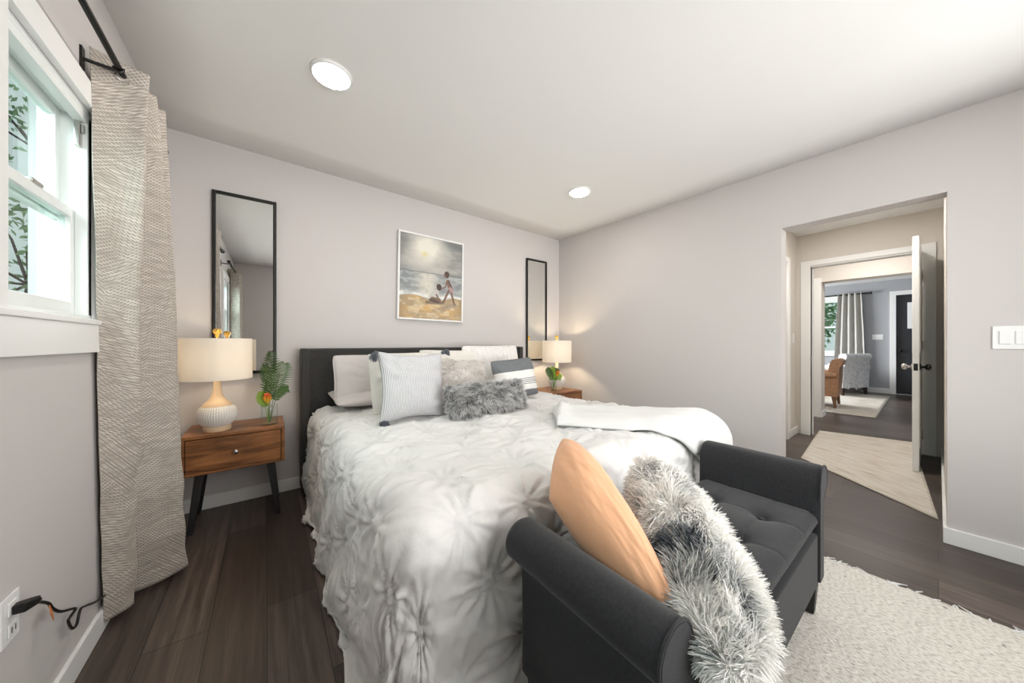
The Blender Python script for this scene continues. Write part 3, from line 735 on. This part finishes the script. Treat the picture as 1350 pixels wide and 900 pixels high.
# ------------------------------------------------------------------ nightstands
def nightstand(name, x, y, wdt, dep, m, label):
    r = empty(name, (x, y, 0), 0, label, 'nightstand', 'nightstands beside the bed')
    H0, H1 = .345, .575; hw, hd = wdt/2, dep/2
    B('top', m, r, (-hw, hw, -hd, hd, H1-.02, H1), bevel=.003)
    B('carcass', m, r, (-hw, -hw+.018, -hd, hd, H0, H1-.02), (hw-.018, hw, -hd, hd, H0, H1-.02), (-hw+.018, hw-.018, -hd, hd, H0, H0+.016), (-hw+.018, hw-.018, hd-.015, hd, H0+.016, H1-.02), bevel=.002)
    d = B('drawer', m, r, (-hw+.021, hw-.021, -hd+.002, -hd+.02, H0+.019, H1-.024), (-hw+.03, hw-.03, -hd+.02, hd-.03, H0+.03, H0+.04), bevel=.002)
    kb = MB().lathe([(.006, 0), (.006, .012), (.013, .018), (.015, .024), (.011, .030), (.001, .032)], 16)
    for v in kb.bm.verts: v.co = Vector((v.co.x, -hd+.002-v.co.z, (H0+H1)/2-.003+v.co.y))
    kb.build('knob', M['chrome'], d, smooth=True)
    for sx in (-1, 1):
        for sy in (-1, 1):
            tx, ty = sx*(hw-.075), sy*(hd-.075); bx_, by_ = sx*(hw-.035), sy*(hd-.03)
            MB().rings([[(tx+.021*a, ty+.021*b, H0) for a, b in ((-1, -1), (1, -1), (1, 1), (-1, 1))], [(bx_+.013*a, by_+.013*b, 0) for a, b in ((-1, -1), (1, -1), (1, 1), (-1, 1))]]).build('leg', M['blackwood'], r, bevel=.003)
    return r
NSX, NSY = -.150, 2.76
nightstand('nightstand', NSX, NSY, .485, .36, M['acacia'], 'rustic brown wooden nightstand with splayed black legs between curtain and bed')
nightstand('nightstand', 2.635, 2.68, .47, .44, M['acacia2'], 'brown wooden nightstand in the far corner behind the bed')
# ------------------------------------------------------------------ lamps
def lamp(x, y, z, label, power):
    r = empty('table_lamp', (x, y, z), 0, label, 'lamp', 'table lamps on the nightstands')
    prof = [(.001, 0), (.063, 0), (.066, .006), (.066, .026), (.062, .030)]
    MB().lathe(prof, 40).build('foot', M['cork'], r, angle=.6)
    n, k = 240, 110; th = np.linspace(0, 2*PI, n, endpoint=False); s = np.linspace(0, 1, k); T, S = np.meshgrid(th, s, indexing='ij')
    pr = spline([(.060, .028), (.080, .055), (.092, .085), (.093, .108), (.086, .132), (.072, .152)], k)
    R = pr[:, 0][None, :].repeat(n, 0); Zz = pr[:, 1][None, :].repeat(n, 0)
    env = np.clip(np.minimum(S, 1-S)*12, 0, 1)
    R = R+.0040*env*np.abs(np.sin(S*PI*13))**.7*np.abs(np.sin(T*24))**.5
    grid_mesh('body', np.stack([R*np.cos(T), R*np.sin(T), Zz], -1), M['beads'], r, closed_u=True)
    nk = spline([(.074, .150), (.062, .168), (.040, .190), (.026, .220), (.019, .260), (.017, .300), (.016, .330)], 24)
    MB().lathe([tuple(q) for q in nk], 32).build('neck', M['cork'], r, smooth=True)
    MB().lathe([(.006, .33), (.006, .56)], 10).build('harp', M['brass'], r)
    MB().lathe([(.169, .315), (.170, .3165), (.170, .5635), (.169, .565), (.1665, .563), (.1665, .317), (.169, .315)], 64, cap=False).build('lamp_shade', M['shade'], r, angle=.5)
    mb = MB()
    for a in range(3):
        an = 2*PI*a/3; mb.tube([(0, 0, .555), (.167*math.cos(an), .167*math.sin(an), .558)], .002, 6)
    mb.build('shade_spider', M['brass'], r)
    MB().lathe([(.006, .555), (.006, .575), (.012, .58), (.008, .588), (.020, .600), (.022, .612), (.016, .624), (.001, .628)], 20).build('finial', M['gold'], r, smooth=True)
    MB().ball((.03, 0, .44), .028, (1, 1, 1.2)).build('bulb', M['bulb'], r, smooth=True)
    point('lamp_glow', (x-.04, y-.03, z+.44), power, (1, .80, .54), .03)
    return r
M['bulb'] = emis('warm_bulb', (1, .75, .45), 6)
lamp(-.245, 2.69, .575, 'table lamp with beaded ceramic base and drum shade on nightstand beside the curtain', 2.0)
lamp(2.705, 2.70, .575, 'lit table lamp with beaded base on the far corner nightstand', 8.0)
# ------------------------------------------------------------------ vases with greenery
def frond(pts, w0, nleaf, m, parent, name='fern_leaf', droop=.3, facing=(0, -1, 0), seed=0, lw=.0056, t0=.36):
    g = random.Random(seed); c = spline(pts, 60); mb = MB()
    mb.tube([tuple(q) for q in c[::3]], [.0022*(1-.8*i/19) for i in range(len(c[::3]))], 5)
    fz = Vector(facing).normalized()
    for i in range(nleaf):
        t = t0+(1-t0)*i/nleaf; k = t*59; j = min(int(k), 58); p = Vector(c[j])*(1-(k-j))+Vector(c[j+1])*(k-j)
        tn = (Vector(c[j+1])-Vector(c[j])).normalized(); sd = tn.cross(fz).normalized()
        L = w0*math.sin(PI*(.10+.86*(t-t0)/(1-t0))**.8)**.7
        for s in (-1, 1):
            d = (sd*s*.9+tn*.62+fz*g.uniform(.0, .25)).normalized(); nrm = d.cross(fz).normalized()*lw*(.6+.4*(1-t))
            a = p; b = p+d*L*.55+Vector((0, 0, L*.02)); e = p+d*L+Vector((0, 0, -droop*L*.55))
            v = [mb.bm.verts.new(q) for q in (a-nrm*.6, a+nrm*.6, b+nrm, b-nrm, e)]
            mb.bm.faces.new((v[0], v[1], v[2], v[3])); mb.bm.faces.new((v[3], v[2], v[4]))
    return mb.build(name, m, parent)
def flower(base, top, parent, r=.014, L=.055):
    MB().tube([base, top], .0025, 6).build('stem', M['leaf2'], parent)
    d = (Vector(top)-Vector(base)).normalized(); mb = MB(); n = 13; q = Vector(top)
    s1 = d.orthogonal().normalized(); s2 = d.cross(s1)
    for i in range(n):
        f = i/(n-1); rr = r*math.sin(PI*(.18+.80*(1-f)))**.8*(1.0 if f > .1 else .9)
        for k in range(9):
            a = 2*PI*(k+.5*(i % 2))/9; o_ = s1*math.cos(a)+s2*math.sin(a); p = q+d*(f*L)
            mb.tube([p, p+o_*rr*.7+d*(-.002), p+o_*rr+d*(-.008)], [.002, .0026, .0012], 5)
    mb.ball(q+d*L, .004, seg=8)
    return mb.build('flower_spike', M['flower'], parent, smooth=True)
def vase(x, y, z, label, k=1.0, big=True):
    r = empty('flower_vase', (x, y, z), 0, label, 'vase', 'glass flower vases on the nightstands')
    MB().lathe([(.001, 0), (.028*k, 0), (.031*k, .006), (.031*k, .05), (.029*k, .10), (.031*k, .135), (.0295*k, .136), (.0275*k, .10), (.0290*k, .05), (.0285*k, .010), (.001, .008)], 32, cap=False).build('glass_jar', M['vase'], r, smooth=True)
    MB().lathe([(.001, .010), (.0275*k, .010), (.0278*k, .05), (.001, .052)], 24, cap=False).build('water', M['vase'], r, smooth=True)
    return r
v1 = vase(.012, 2.66, .575, 'small glass jar vase with a tall fern and orange poker flower beside the lamp', 1.5)
frond([(0, 0, .02), (.004, .01, .15), (.012, .012, .30), (.006, .0, .475)], .095, 21, M['leaf'], v1, seed=1, facing=(.5, -.85, .1))
frond([(.004, .004, .02), (.02, .03, .16), (.05, .05, .30), (.085, .05, .40)], .095, 18, M['leaf'], v1, seed=2, facing=(.3, -.9, .3))
frond([(-.004, -.004, .02), (-.01, .02, .16), (-.012, .05, .28), (-.03, .08, .37)], .075, 15, M['leaf'], v1, seed=3, facing=(.6, -.7, .3))
frond([(-.006, -.01, .02), (-.02, -.01, .12), (-.032, -.005, .17), (-.042, -.005, .22)], .045, 12, M['leaf2'], v1, 'lime_leaf', seed=4, lw=.012)
frond([(.006, -.01, .02), (.03, .0, .15), (.07, .0, .22), (.10, .0, .23)], .045, 14, M['leaf'], v1, seed=9, lw=.007)
flower((0, 0, .03), (-.008, -.035, .150), v1, .023, .066)
v2 = vase(2.555, 2.60, .575, 'slim glass vase with lime leaves and an orange poker flower by the corner lamp', 1.05)
for i, (dx, dy, dz) in enumerate(((-.10, .0, .26), (-.05, -.02, .27), (.045, -.01, .25), (.08, -.02, .19), (-.01, -.03, .24))):
    frond([(0, 0, .02), (dx*.2, dy*.3, .12), (dx*.6, dy*.7, dz*.8), (dx, dy, dz)], .055, 14, M['leaf2'] if i % 2 else M['leaf'], v2, 'lime_leaf' if i % 2 else 'fern_leaf', seed=10+i, facing=(-.6, -.8, .1), lw=.010)
flower((0, 0, .03), (.012, -.035, .165), v2, .022, .065)

# ------------------------------------------------------------------ mirrors and painting on the headboard wall
def mirror(x, y, z0, z1, wdt, rz, label):
    r = empty('wall_mirror', (x, y, z0), rz, label, 'mirror', 'tall black mirrors either side of the bed')
    hw, h, f = wdt/2, z1-z0, .021
    mb = MB()
    for b in ((-hw, -hw+f, -.022, 0, 0, h), (hw-f, hw, -.022, 0, 0, h), (-hw+f, hw-f, -.022, 0, 0, f), (-hw+f, hw-f, -.022, 0, h-f, h)): mb.box(*b)
    mb.build('frame', M['black'], r, bevel=.005)
    B('glass', M['mirror'], r, (-hw+f, hw-f, -.010, -.006, f, h-f)); B('backing', M['black'], r, (-hw+.004, hw-.004, -.005, -.001, .004, h-.004))
    return r
mirror(-.120, 2.962, .895, 2.147, .352, -.012, 'tall narrow black-framed mirror behind the lamp by the curtain')
mirror(2.618, 2.966, .90, 2.124, .33, .0, 'tall narrow black-framed mirror beside the far corner lamp')
def seg_d(X, Y, a, b):
    ax, ay = a; bx_, by_ = b; t_ = np.clip(((X-ax)*(bx_-ax)+(Y-ay)*(by_-ay))/((bx_-ax)**2+(by_-ay)**2+1e-9), 0, 1)
    return np.hypot(X-ax-t_*(bx_-ax), Y-ay-t_*(by_-ay))
def painting():
    r = empty('framed_painting', (1.262, 2.966, 1.325), .0, 'framed beach painting of two children playing on the sand', 'painting')
    W, H, f = .662, .808, .016
    mb = MB()
    for b in ((-W/2, -W/2+f, -.034, 0, 0, H), (W/2-f, W/2, -.034, 0, 0, H), (-W/2+f, W/2-f, -.034, 0, 0, f), (-W/2+f, W/2-f, -.034, 0, H-f, H)): mb.box(*b)
    mb.build('frame', M['white'], r, bevel=.003)
    n, k = 200, 250; u = np.linspace(0, 1, n); v = np.linspace(0, 1, k); U, V = np.meshgrid(u, v, indexing='ij')
    def mixc(c, col, a): return c*(1-a[..., None])+np.array(col)*a[..., None]
    st = fbm(U*5, V*16, 4); st2 = fbm(U*12+3, V*30, 3); cl = fbm(U*4+8, V*6+2, 4)
    C = np.ones((n, k, 3))*np.array([.46, .46, .44])
    sky = V > .56
    glow = np.exp(-(((U-.42)/.22)**2+((V-.88)/.16)**2))
    C = mixc(C, (.20, .21, .21), np.clip(1.6*np.abs(U-.45)+.6*(V-.56)*2-.12+.45*cl, 0, .95)*sky)
    C = mixc(C, (.72, .66, .58), np.clip(.55-.5*np.abs(V-.68)*4+.3*st, 0, .7)*sky*np.clip(1.2-1.6*np.abs(U-.5), 0, 1))
    C = mixc(C, (.92, .88, .76), np.clip(glow*1.3+.2*st2*glow, 0, 1)*sky)
    C = mixc(C, (.85, .72, .25), np.clip(np.exp(-(((U-.37)/.05)**2+((V-.79)/.03)**2))*.8, 0, 1)*sky)
    sea = (V <= .56) & (V > .27)
    C = mixc(C, (.27, .30, .31), np.clip(.75+.55*st, 0, 1)*sea)
    C = mixc(C, (.82, .76, .62), np.clip(np.exp(-((U-.42)/.16)**2)*(.85+.5*st2), 0, 1)*sea)
    C = mixc(C, (.55, .57, .57), np.clip(st2*.8, 0, .6)*sea)
    C = mixc(C, (.18, .20, .22), np.exp(-((V-.565)/.008)**2)*.7)
    wave = .285+.015*np.sin(U*9)+.012*st
    C = mixc(C, (.86, .86, .83), np.clip(np.exp(-((V-wave)/.022)**2)*(1.0+.4*st2), 0, 1))
    sand = V < wave-.02
    C = mixc(C, (.50, .36, .20), 1.*sand)
    C = mixc(C, (.75, .46, .16), np.clip(.5+.9*st-2.2*np.abs(V-.10), 0, 1)*sand)
    C = mixc(C, (.80, .66, .42), np.clip(st2*.9, 0, .8)*sand)
    C = mixc(C, (.20, .16, .13), np.clip(2.2*(np.abs(U-.5)-.36)+.3*st, 0, .7)*sand)
    # shade under the children, then the two figures, standing and crouching
    C = mixc(C, (.16, .13, .12), np.clip(1.2-seg_d(U, V*1.2, (.42, .205*1.2), (.68, .21*1.2))/.03, 0, .8))
    C = mixc(C, (.33, .28, .24), np.clip(1.2-seg_d(U, V*1.2, (.68, .15*1.2), (.9, .20*1.2))/.03, 0, .6))
    skin, dark, hair = (.24, .14, .10), (.14, .09, .075), (.11, .065, .055); Y_ = V*1.22
    def cap(a, b, rr, col):
        nonlocal C
        C = mixc(C, col, np.clip((rr-seg_d(U, Y_, (a[0], a[1]*1.22), (b[0], b[1]*1.22)))/.006, 0, 1))
    cap((.79, .40), (.69, .23), .020, skin); cap((.80, .40), (.87, .22), .020, skin); cap((.87, .22), (.89, .20), .014, skin)
    cap((.76, .49), (.80, .40), .036, skin); cap((.77, .50), (.83, .42), .014, dark); cap((.74, .50), (.72, .42), .013, skin); cap((.72, .42), (.68, .40), .012, skin)
    cap((.80, .405), (.83, .38), .032, (.50, .30, .30)); cap((.74, .585), (.735, .57), .045, hair); cap((.71, .56), (.71, .555), .022, skin)
    cap((.56, .33), (.50, .27), .055, (.62, .58, .54)); cap((.57, .31), (.64, .21), .016, skin); cap((.50, .26), (.62, .25), .026, skin); cap((.47, .24), (.60, .215), .022, dark)
    cap((.61, .415), (.615, .40), .044, hair); cap((.655, .40), (.655, .395), .014, skin)
    g_ = C.mean(-1, keepdims=True); C = np.clip((C*.85+g_*.15)*.86, 0, 1)
    Pn = np.stack([(U-.5)*(W-2*f), np.full_like(U, -.024)+.0012*st2*0, f+V*(H-2*f)], -1)
    o = grid_mesh('canvas', Pn, M['canvas'], r, col=C, smooth=False); s = o.modifiers.new('s', 'SOLIDIFY'); s.thickness = .012; s.offset = -1
    if o.data.polygons[0].normal.y > 0: s.offset = 1
    r.rotation_euler = (0, .016, 0)
painting()

# ------------------------------------------------------------------ curtain and rods
def rod(name, y0, y1, x, z, label, br):
    r = empty(name, (x, (y0+y1)/2, z), 0, label, 'curtain rod', None); hy = (y1-y0)/2
    MB().tube([(0, -hy, 0), (0, hy, 0)], .0095, 14).build('pole', M['black'], r, smooth=True)
    for s in (-1, 1): MB().ball((0, s*(hy+.012), 0), .019).build('finial', M['black'], r, smooth=True)
    for yb in br:
        mb = MB(); y = yb-(y0+y1)/2
        mb.box(LX-x, LX-x+.006, y-.012, y+.012, -.045, .03); mb.tube([(LX-x+.004, y, -.01), (-.02, y, -.012), (-.004, y, -.012)], .006, 8)
        mb.tube([(.0125*math.cos(a), y, -.002+.0125*math.sin(a)) for a in np.linspace(PI*.95, PI*2.05, 9)], .004, 6)
        mb.build('bracket', M['black'], r)
    return r
RODX, RODZ = -.43, 2.112
rod('curtain_rod', 1.19, 2.43, RODX, RODZ, 'black curtain rod above the window nearest the headboard', (1.30, 1.80, 2.39))
rod('curtain_rod', -.62, .62, RODX, RODZ, 'black curtain rod above the other window, seen in the mirror', (-.56, .55))
def curtain(name, top, bot, ztop, zbot, m, label, group=None, nz=150, ns=260, grom=None, wr=1.0, cat='curtain'):
    T = spline(top, ns); Bm = spline(bot, ns); z = np.linspace(0, 1, nz)
    e = (z**.85)[None, :, None]
    XY = T[:, None, :]*(1-e)+Bm[:, None, :]*e
    L = np.concatenate([[0], np.cumsum(np.hypot(*(np.diff(XY[:, nz//2], axis=0).T)))])*1.15
    Z = ztop+(zbot-ztop)*z[None, :]+0*L[:, None]
    S = L[:, None]+0*z[None, :]
    tz = z[None, :]
    wx = wr*(.006*fbm(S*9+tz*3, Z*2.2, 3)+.0035*np.sin(Z*26+3*noise2(S*5, Z*2))*np.clip((tz-.45)*2.2, 0, 1))
    Pn = np.concatenate([XY, Z[..., None]], -1); N = normals(Pn); Pn = Pn+N*wx[..., None]
    o = grid_mesh(name, Pn, m, uv=np.stack([S, Z], -1)); s = o.modifiers.new('s', 'SOLIDIFY'); s.thickness = .003; s.offset = 0
    tag(o, label, cat, group); return o, Pn
cu, Pn = curtain('curtain', [(-.497, 1.80), (-.43, 1.842), (-.368, 1.862), (-.44, 1.91), (-.495, 1.95), (-.372, 2.0), (-.485, 2.05), (-.362, 2.105), (-.43, 2.15)],
        [(-.505, 1.945), (-.468, 1.975), (-.44, 2.02), (-.492, 2.085), (-.43, 2.105), (-.31, 2.195), (-.36, 2.25), (-.33, 2.285), (-.42, 2.32)], 2.155, .035, M['curtain'],
        'beige crosshatched satin curtain hanging beside the window near the headboard')
MB().tube([(RODX+.022*math.cos(a)*.85, 1.846+.022*math.cos(a)*.5-.004, RODZ+.022*math.sin(a)) for a in np.linspace(0, 2*PI, 25)], .0035, 6).build('grommet', M['chrome'], cu, smooth=True)
cu2, _ = curtain('curtain', [(-.49, -.50+.05*i) if i % 2 else (-.39, -.50+.05*i) for i in range(9)], [(-.50, -.50+.055*i) if i % 2 else (-.36, -.50+.055*i) for i in range(9)], 2.155, .035, M['curtain'],
        'beige crosshatched curtain at the other window, seen only in the mirror', nz=60, ns=160)

# ------------------------------------------------------------------ outlet, plug, cord, switches, ceiling lights
ol = empty('wall_outlet', (LX, 1.40, .425), 0, 'white duplex outlet on the wall below the window', 'outlet')
B('plate', M['plastic'], ol, (0, .006, -.036, .036, -.058, .058), bevel=.002)
for z in (-.026, .026): B('socket', M['plastic'], ol, (.006, .010, -.017, .017, z-.016, z+.016), bevel=.002)
B('slots', M['black'], ol, (.0098, .0105, -.009, -.006, -.034, -.020), (.0098, .0105, .006, .009, -.034, -.020))
cd = empty('lamp_cord', (LX, 1.40, .42), 0, 'black lamp cord plugged into the outlet, trailing along the baseboard', 'cord')
MB().rings([[(x, y0+dy, z0+dz) for dy, dz in ((-r_, -r_), (r_, -r_), (r_, r_), (-r_, r_))] for x, y0, z0, r_ in ((.010, .0, .026, .011), (.03, .0, .026, .012), (.045, .012, .026, .008))]).build('plug', M['black'], cd, bevel=.003)
pts = spline([(.045, .012, .026), (.034, .03, .012), (0.019, 0.088, -0.017), (0.019, 0.134, -0.051), (0.019, 0.154, -0.077), (0.019, 0.202, -0.119), (0.019, 0.294, -0.17), (0.019, 0.263, -0.175), (0.019, 0.249, -0.181), (0.019, 0.273, -0.22), (0.019, 0.304, -0.229), (0.019, 0.331, -0.198), (0.019, 0.377, -0.214), (0.019, 0.485, -0.261), (.019, .72, -.325), (.022, 1.05, -.325), (.022, 1.30, -.325)], 120)
MB().tube([tuple(q) for q in pts], .0038, 8).build('wire', M['black'], cd, smooth=True)
tg = MB().box(-.001, .001, -.02, .02, -.016, .016)
for v in tg.bm.verts: v.co = Matrix.Translation((.024, 0.133, -0.075)) @ Matrix.Rotation(.5, 4, 'X') @ Matrix.Rotation(.35, 4, 'Z') @ v.co
tg.build('warning_tag', M['orange_tag'], cd)
def switchplate(name, loc, ng, face, label, hw=None):
    r = empty(name, loc, 0 if face == 'x' else 0, label, 'light switch'); hw = hw or (.0233*ng+.012)
    B('plate', M['plastic'], r, (-.006, 0, -hw, hw, -.059, .059), bevel=.002)
    for i in range(ng):
        y = (i-(ng-1)/2)*.046; B('rocker', M['plastic'], r, (-.011, -.006, y-.0165, y+.0165, -.033, .033), bevel=.002)
    return r
switchplate('switch_plate', (RX, -.275, 1.14), 4, 'x', 'white wall plate with a row of rocker switches right of the doorway')
switchplate('switch_plate', (10.9, .82, 1.245), 3, 'x', 'white switch plate on the living room wall beside the front door')
r_ = switchplate('switch_plate', (5.06, 1.06, 1.17), 1, 'x', 'white single switch plate on the hall wall beside the inner doorway'); r_.rotation_euler = (0, 0, PI/2)
def downlight(x, y, label):
    z = ceil_z(x, y) - .012
    r = empty('ceiling_light', (x, y, z), 0, label, 'ceiling light', 'recessed ceiling lights')
    MB().lathe([(.082, -.003), (.090, -.003), (.094, .002), (.094, .012), (.082, .012)], 48, cap=False).build('trim_ring', M['white'], r, smooth=True)
    MB().lathe([(.001, -.004), (.0825, -.002), (.0825, .006), (.001, .006)], 48, cap=False).build('diffuser', M['led'], r)
    return r
for (x, y, l) in ((.256, 1.822, 'round recessed ceiling light above the nearer part of the bed'), (2.164, 1.885, 'round recessed ceiling light above the far side of the bed'), (1.2, -.42, 'unseen round ceiling light added as fill behind the camera')):  # third one is out of view, added to brighten the room
    downlight(x, y, l)

for (x, y, z, l, e) in ((4.15, .52, 2.43, 'round recessed ceiling light in the hall behind the doorway head', 16), (5.95, .55, 2.43, 'unseen round ceiling light added in the passage beyond the hall', 14)):  # passage light is hidden above the header, added for brightness
    r = empty('ceiling_light', (x, y, z), 0, l, 'ceiling light', 'recessed ceiling lights')
    MB().lathe([(.072, -.004), (.088, -.004), (.092, .0), (.072, .0)], 48, cap=False).build('trim_ring', M['white'], r, smooth=True)
    MB().lathe([(.001, -.003), (.073, -.003), (.073, -.001), (.001, -.001)], 48, cap=False).build('diffuser', M['led_warm'], r)
# ------------------------------------------------------------------ rugs
def rug(name, x0, x1, y0, y1, label):
    n, k = 90, 90; X, Y = np.meshgrid(np.linspace(x0, x1, n), np.linspace(y0, y1, k), indexing='ij')
    Xw = X+.010*noise2(X*3, Y*3.5)*(X > (x0+x1)/2); Z = .011+.002*noise2(X*60, Y*60)
    r = empty(name, ((x0+x1)/2, (y0+y1)/2, 0), 0, label, 'rug'); c = np.array([(x0+x1)/2, (y0+y1)/2, 0])
    o = grid_mesh('pile', np.stack([Xw, Y, Z], -1)-c, M['rug'], r); s = o.modifiers.new('s', 'SOLIDIFY'); s.thickness = .010; s.offset = -1
    if o.data.polygons[0].normal.z < 0: s.offset = 1
    mb = MB(); g = random.Random(4)
    y = y0
    while y < y1:
        for _ in range(2):
            p = (x1-.01-c[0], y-c[1]+g.uniform(-.006, .006), .010); L = g.uniform(.025, .055); a = g.uniform(-1.1, 1.1)
            mb.tube([p, (p[0]+L*.5, p[1]+L*.4*a, .008), (p[0]+L, p[1]+L*.9*a+g.uniform(-.01, .01), .005)], [.0032, .0036, .0022], 5)
        y += g.choice((.014, .02, .02, .03, .05))
    tag(mb.build('fringe', M['throw'], r, smooth=True), kind='stuff'); return r
rug('area_rug', .85, 2.285, -.78, .60, 'ivory woven rug with fringed edge beneath the bench')
def quad_rug(name, c, m, label, n=40):
    u = np.linspace(0, 1, n); U, V = np.meshgrid(u, u, indexing='ij'); c = [np.array(q, float) for q in c]
    Pn = (1-U)[..., None]*(1-V)[..., None]*c[0]+U[..., None]*(1-V)[..., None]*c[1]+U[..., None]*V[..., None]*c[2]+(1-U)[..., None]*V[..., None]*c[3]
    Pn = np.concatenate([Pn, (.008+.001*noise2(U*30, V*30))[..., None]], -1)
    o = grid_mesh(name, Pn, m, uv=np.stack([U, V], -1)); s = o.modifiers.new('s', 'SOLIDIFY'); s.thickness = .007; s.offset = -1
    if o.data.polygons[0].normal.z < 0: s.offset = 1
    return tag(o, label, 'rug')
quad_rug('hall_runner', [(3.36, .0), (4.10, .80), (5.56, .91), (5.74, .17)][0:2]+[(5.56, .91), (5.74, .17)], M['runner'], 'beige striped jute runner lying askew on the hall floor')
quad_rug('living_rug', [(7.19, .56), (7.19, 2.4), (10.3, 2.4), (10.3, .60)], M['lrrug'], 'pale rug beneath the two armchairs in the living room')

# ------------------------------------------------------------------ living room furniture
def armchair(name, loc, rz, m, mseat, label, W=.74, D=.78, hs=.43, hb=.88, legm=None, legh=.17):
    r = empty(name, loc, rz, label, 'armchair'); hw, hd = W/2, D/2   # faces -y
    B('base', m, r, (-hw+.05, hw-.05, -hd+.06, hd-.05, legh, hs-.12), bevel=.015)
    MB().box(-hw+.13, hw-.13, -hd+.02, hd-.18, hs-.12, hs+.03).build('seat_cushion', mseat, r, bevel=.04, segs=4)
    for s in (-1, 1):
        pr = [(s*(hw-.13), legh)]+[tuple(q) for q in spline([(s*(hw-.13), hs+.10), (s*(hw-.12), hs+.18), (s*(hw-.07), hs+.215), (s*(hw-.01), hs+.20), (s*(hw+.01), hs+.15), (s*(hw-.03), hs+.11), (s*(hw-.04), hs+.05)], 20)]+[(s*(hw-.04), legh)]
        MB().prism(pr, -hd+.03, hd-.06, 'y').build('arm', m, r, angle=.7)
    pr = [(hd-.20, hs)]+[tuple(q) for q in spline([(hd-.15, hb-.10), (hd-.12, hb-.02), (hd-.05, hb), (hd+.0, hb-.03), (hd+.0, hb-.09), (hd-.03, hb-.14)], 18)]+[(hd-.05, legh)]+[(hd-.16, legh)]
    MB().prism(pr, -hw+.06, hw-.06, 'x').build('backrest', m, r, angle=.7)
    for sx in (-1, 1):
        for sy in (-1, 1):
            x, y = sx*(hw-.10), sy*(hd-.10)
            MB().rings([[(x+a*.03, y+b*.03, legh+.01) for a, b in ((-1, -1), (1, -1), (1, 1), (-1, 1))], [(x+sx*.015+a*.017, y+sy*.02+b*.017, .0125) for a, b in ((-1, -1), (1, -1), (1, 1), (-1, 1))]]).build('leg', legm, r, bevel=.003)
    return r
armchair('armchair', (10.05, 1.36, 0), PI*.86, M['print'], M['print'], 'white armchair with blue-grey floral print in the far living room', .82, .80, .42, .89, M['dark_edge'])
armchair('armchair', (7.95, 1.40, 0), PI+.05, M['leather'], M['white_cotton'], 'tan brown armchair with rolled arms, seen past the passage jamb', .72, .82, .40, .84, mat('brown_wood_leg', (.16, .08, .04), .4), .2)
r = empty('curtain_rod', (10.82, 1.7, 2.24), 0, 'black curtain rod above the living room window', 'curtain rod')
MB().tube([(0, -.77, 0), (0, .77, 0)], .013, 10).build('pole', M['black'], r, smooth=True)
for s in (-1, 1): MB().tube([(0, s*.77, 0), (0, s*.80, 0)], .026, 12).build('finial', M['black'], r, smooth=True)
for y in (-.70, .70): MB().tube([(0, y, 0), (.08, y, 0)], .008, 8).build('bracket', M['black'], r)
curtain('curtain', [(10.86 if i % 2 else 10.78, 1.06+.047*i) for i in range(9)], [(10.87 if i % 2 else 10.76, .98+.068*i) for i in range(9)], 2.27, .03, M['drape'], 'plain grey curtain at the living room window', nz=40, ns=140, wr=.5)

# ------------------------------------------------------------------ garden outside the windows
def shrub(name, c, r, n, m, label, seed, leaf=.06, sq=(1, 1, 1.2)):
    g = np.random.default_rng(seed); d = g.normal(size=(n, 3)); d /= np.linalg.norm(d, axis=1, keepdims=True)
    p = d*(r*(.55+.45*g.random(n))[:, None])*np.array(sq)+np.array((0, 0, 0)); a = g.normal(size=(n, 3)); a /= np.linalg.norm(a, axis=1, keepdims=True)
    b = np.cross(a, g.normal(size=(n, 3))); b /= np.linalg.norm(b, axis=1, keepdims=True)
    V = np.stack([p-a*leaf, p+b*leaf*.4, p+a*leaf, p-b*leaf*.4], 1).reshape(-1, 3); Q = np.arange(4*n).reshape(n, 4)
    rt = empty(name, c, 0, label, 'tree', 'garden trees outside the windows'); raw_mesh('foliage', V, Q, m, rt, smooth=False)
    mb = MB(); mb.tube([(0, 0, -c[2]-.3), (.05, 0, -.4*c[2]), (0, 0, .2)], [.06, .045, .02], 8)
    for k in range(7):
        e = d[k]*r*.75*np.array(sq); mb.tube([(0, 0, -.2), tuple(e*.5+np.array([0, 0, .02])), tuple(e)], [.016, .011, .005], 6)
    mb.build('trunk', M['dark_edge'], rt); return rt
shrub('garden_tree', (-2.75, 8.1, 4.2), 1.15, 900, M['foliage'], 'leafy tree glimpsed through the upper window pane', 21)
shrub('garden_tree', (-2.25, 6.5, 2.0), .85, 800, M['foliage'], 'low leafy tree glimpsed through the lower window pane', 22)
shrub('garden_tree', (13.6, 2.6, 1.9), .9, 1100, M['foliage'], 'leafy tree outside the living room window', 23, .09)
pc = empty('porch_column', (-1.02, 3.32, 0), 0, 'white square porch column outside the bedroom window', 'column')
B('shaft', M['siding'], pc, (-.1, .1, -.1, .1, -.3, 2.75), bevel=.01); B('cap', M['siding'], pc, (-.14, .14, -.14, .14, 2.75, 2.85), bevel=.008)
tag(B('ground', mat('garden_ground', (.22, .23, .18), .9, bump=(8, .5, .05), var=.4), None, (-14, -.66, -6, 16, -.35, -.3), (11.1, 20, -6, 10, -.35, -.3)), kind='structure')
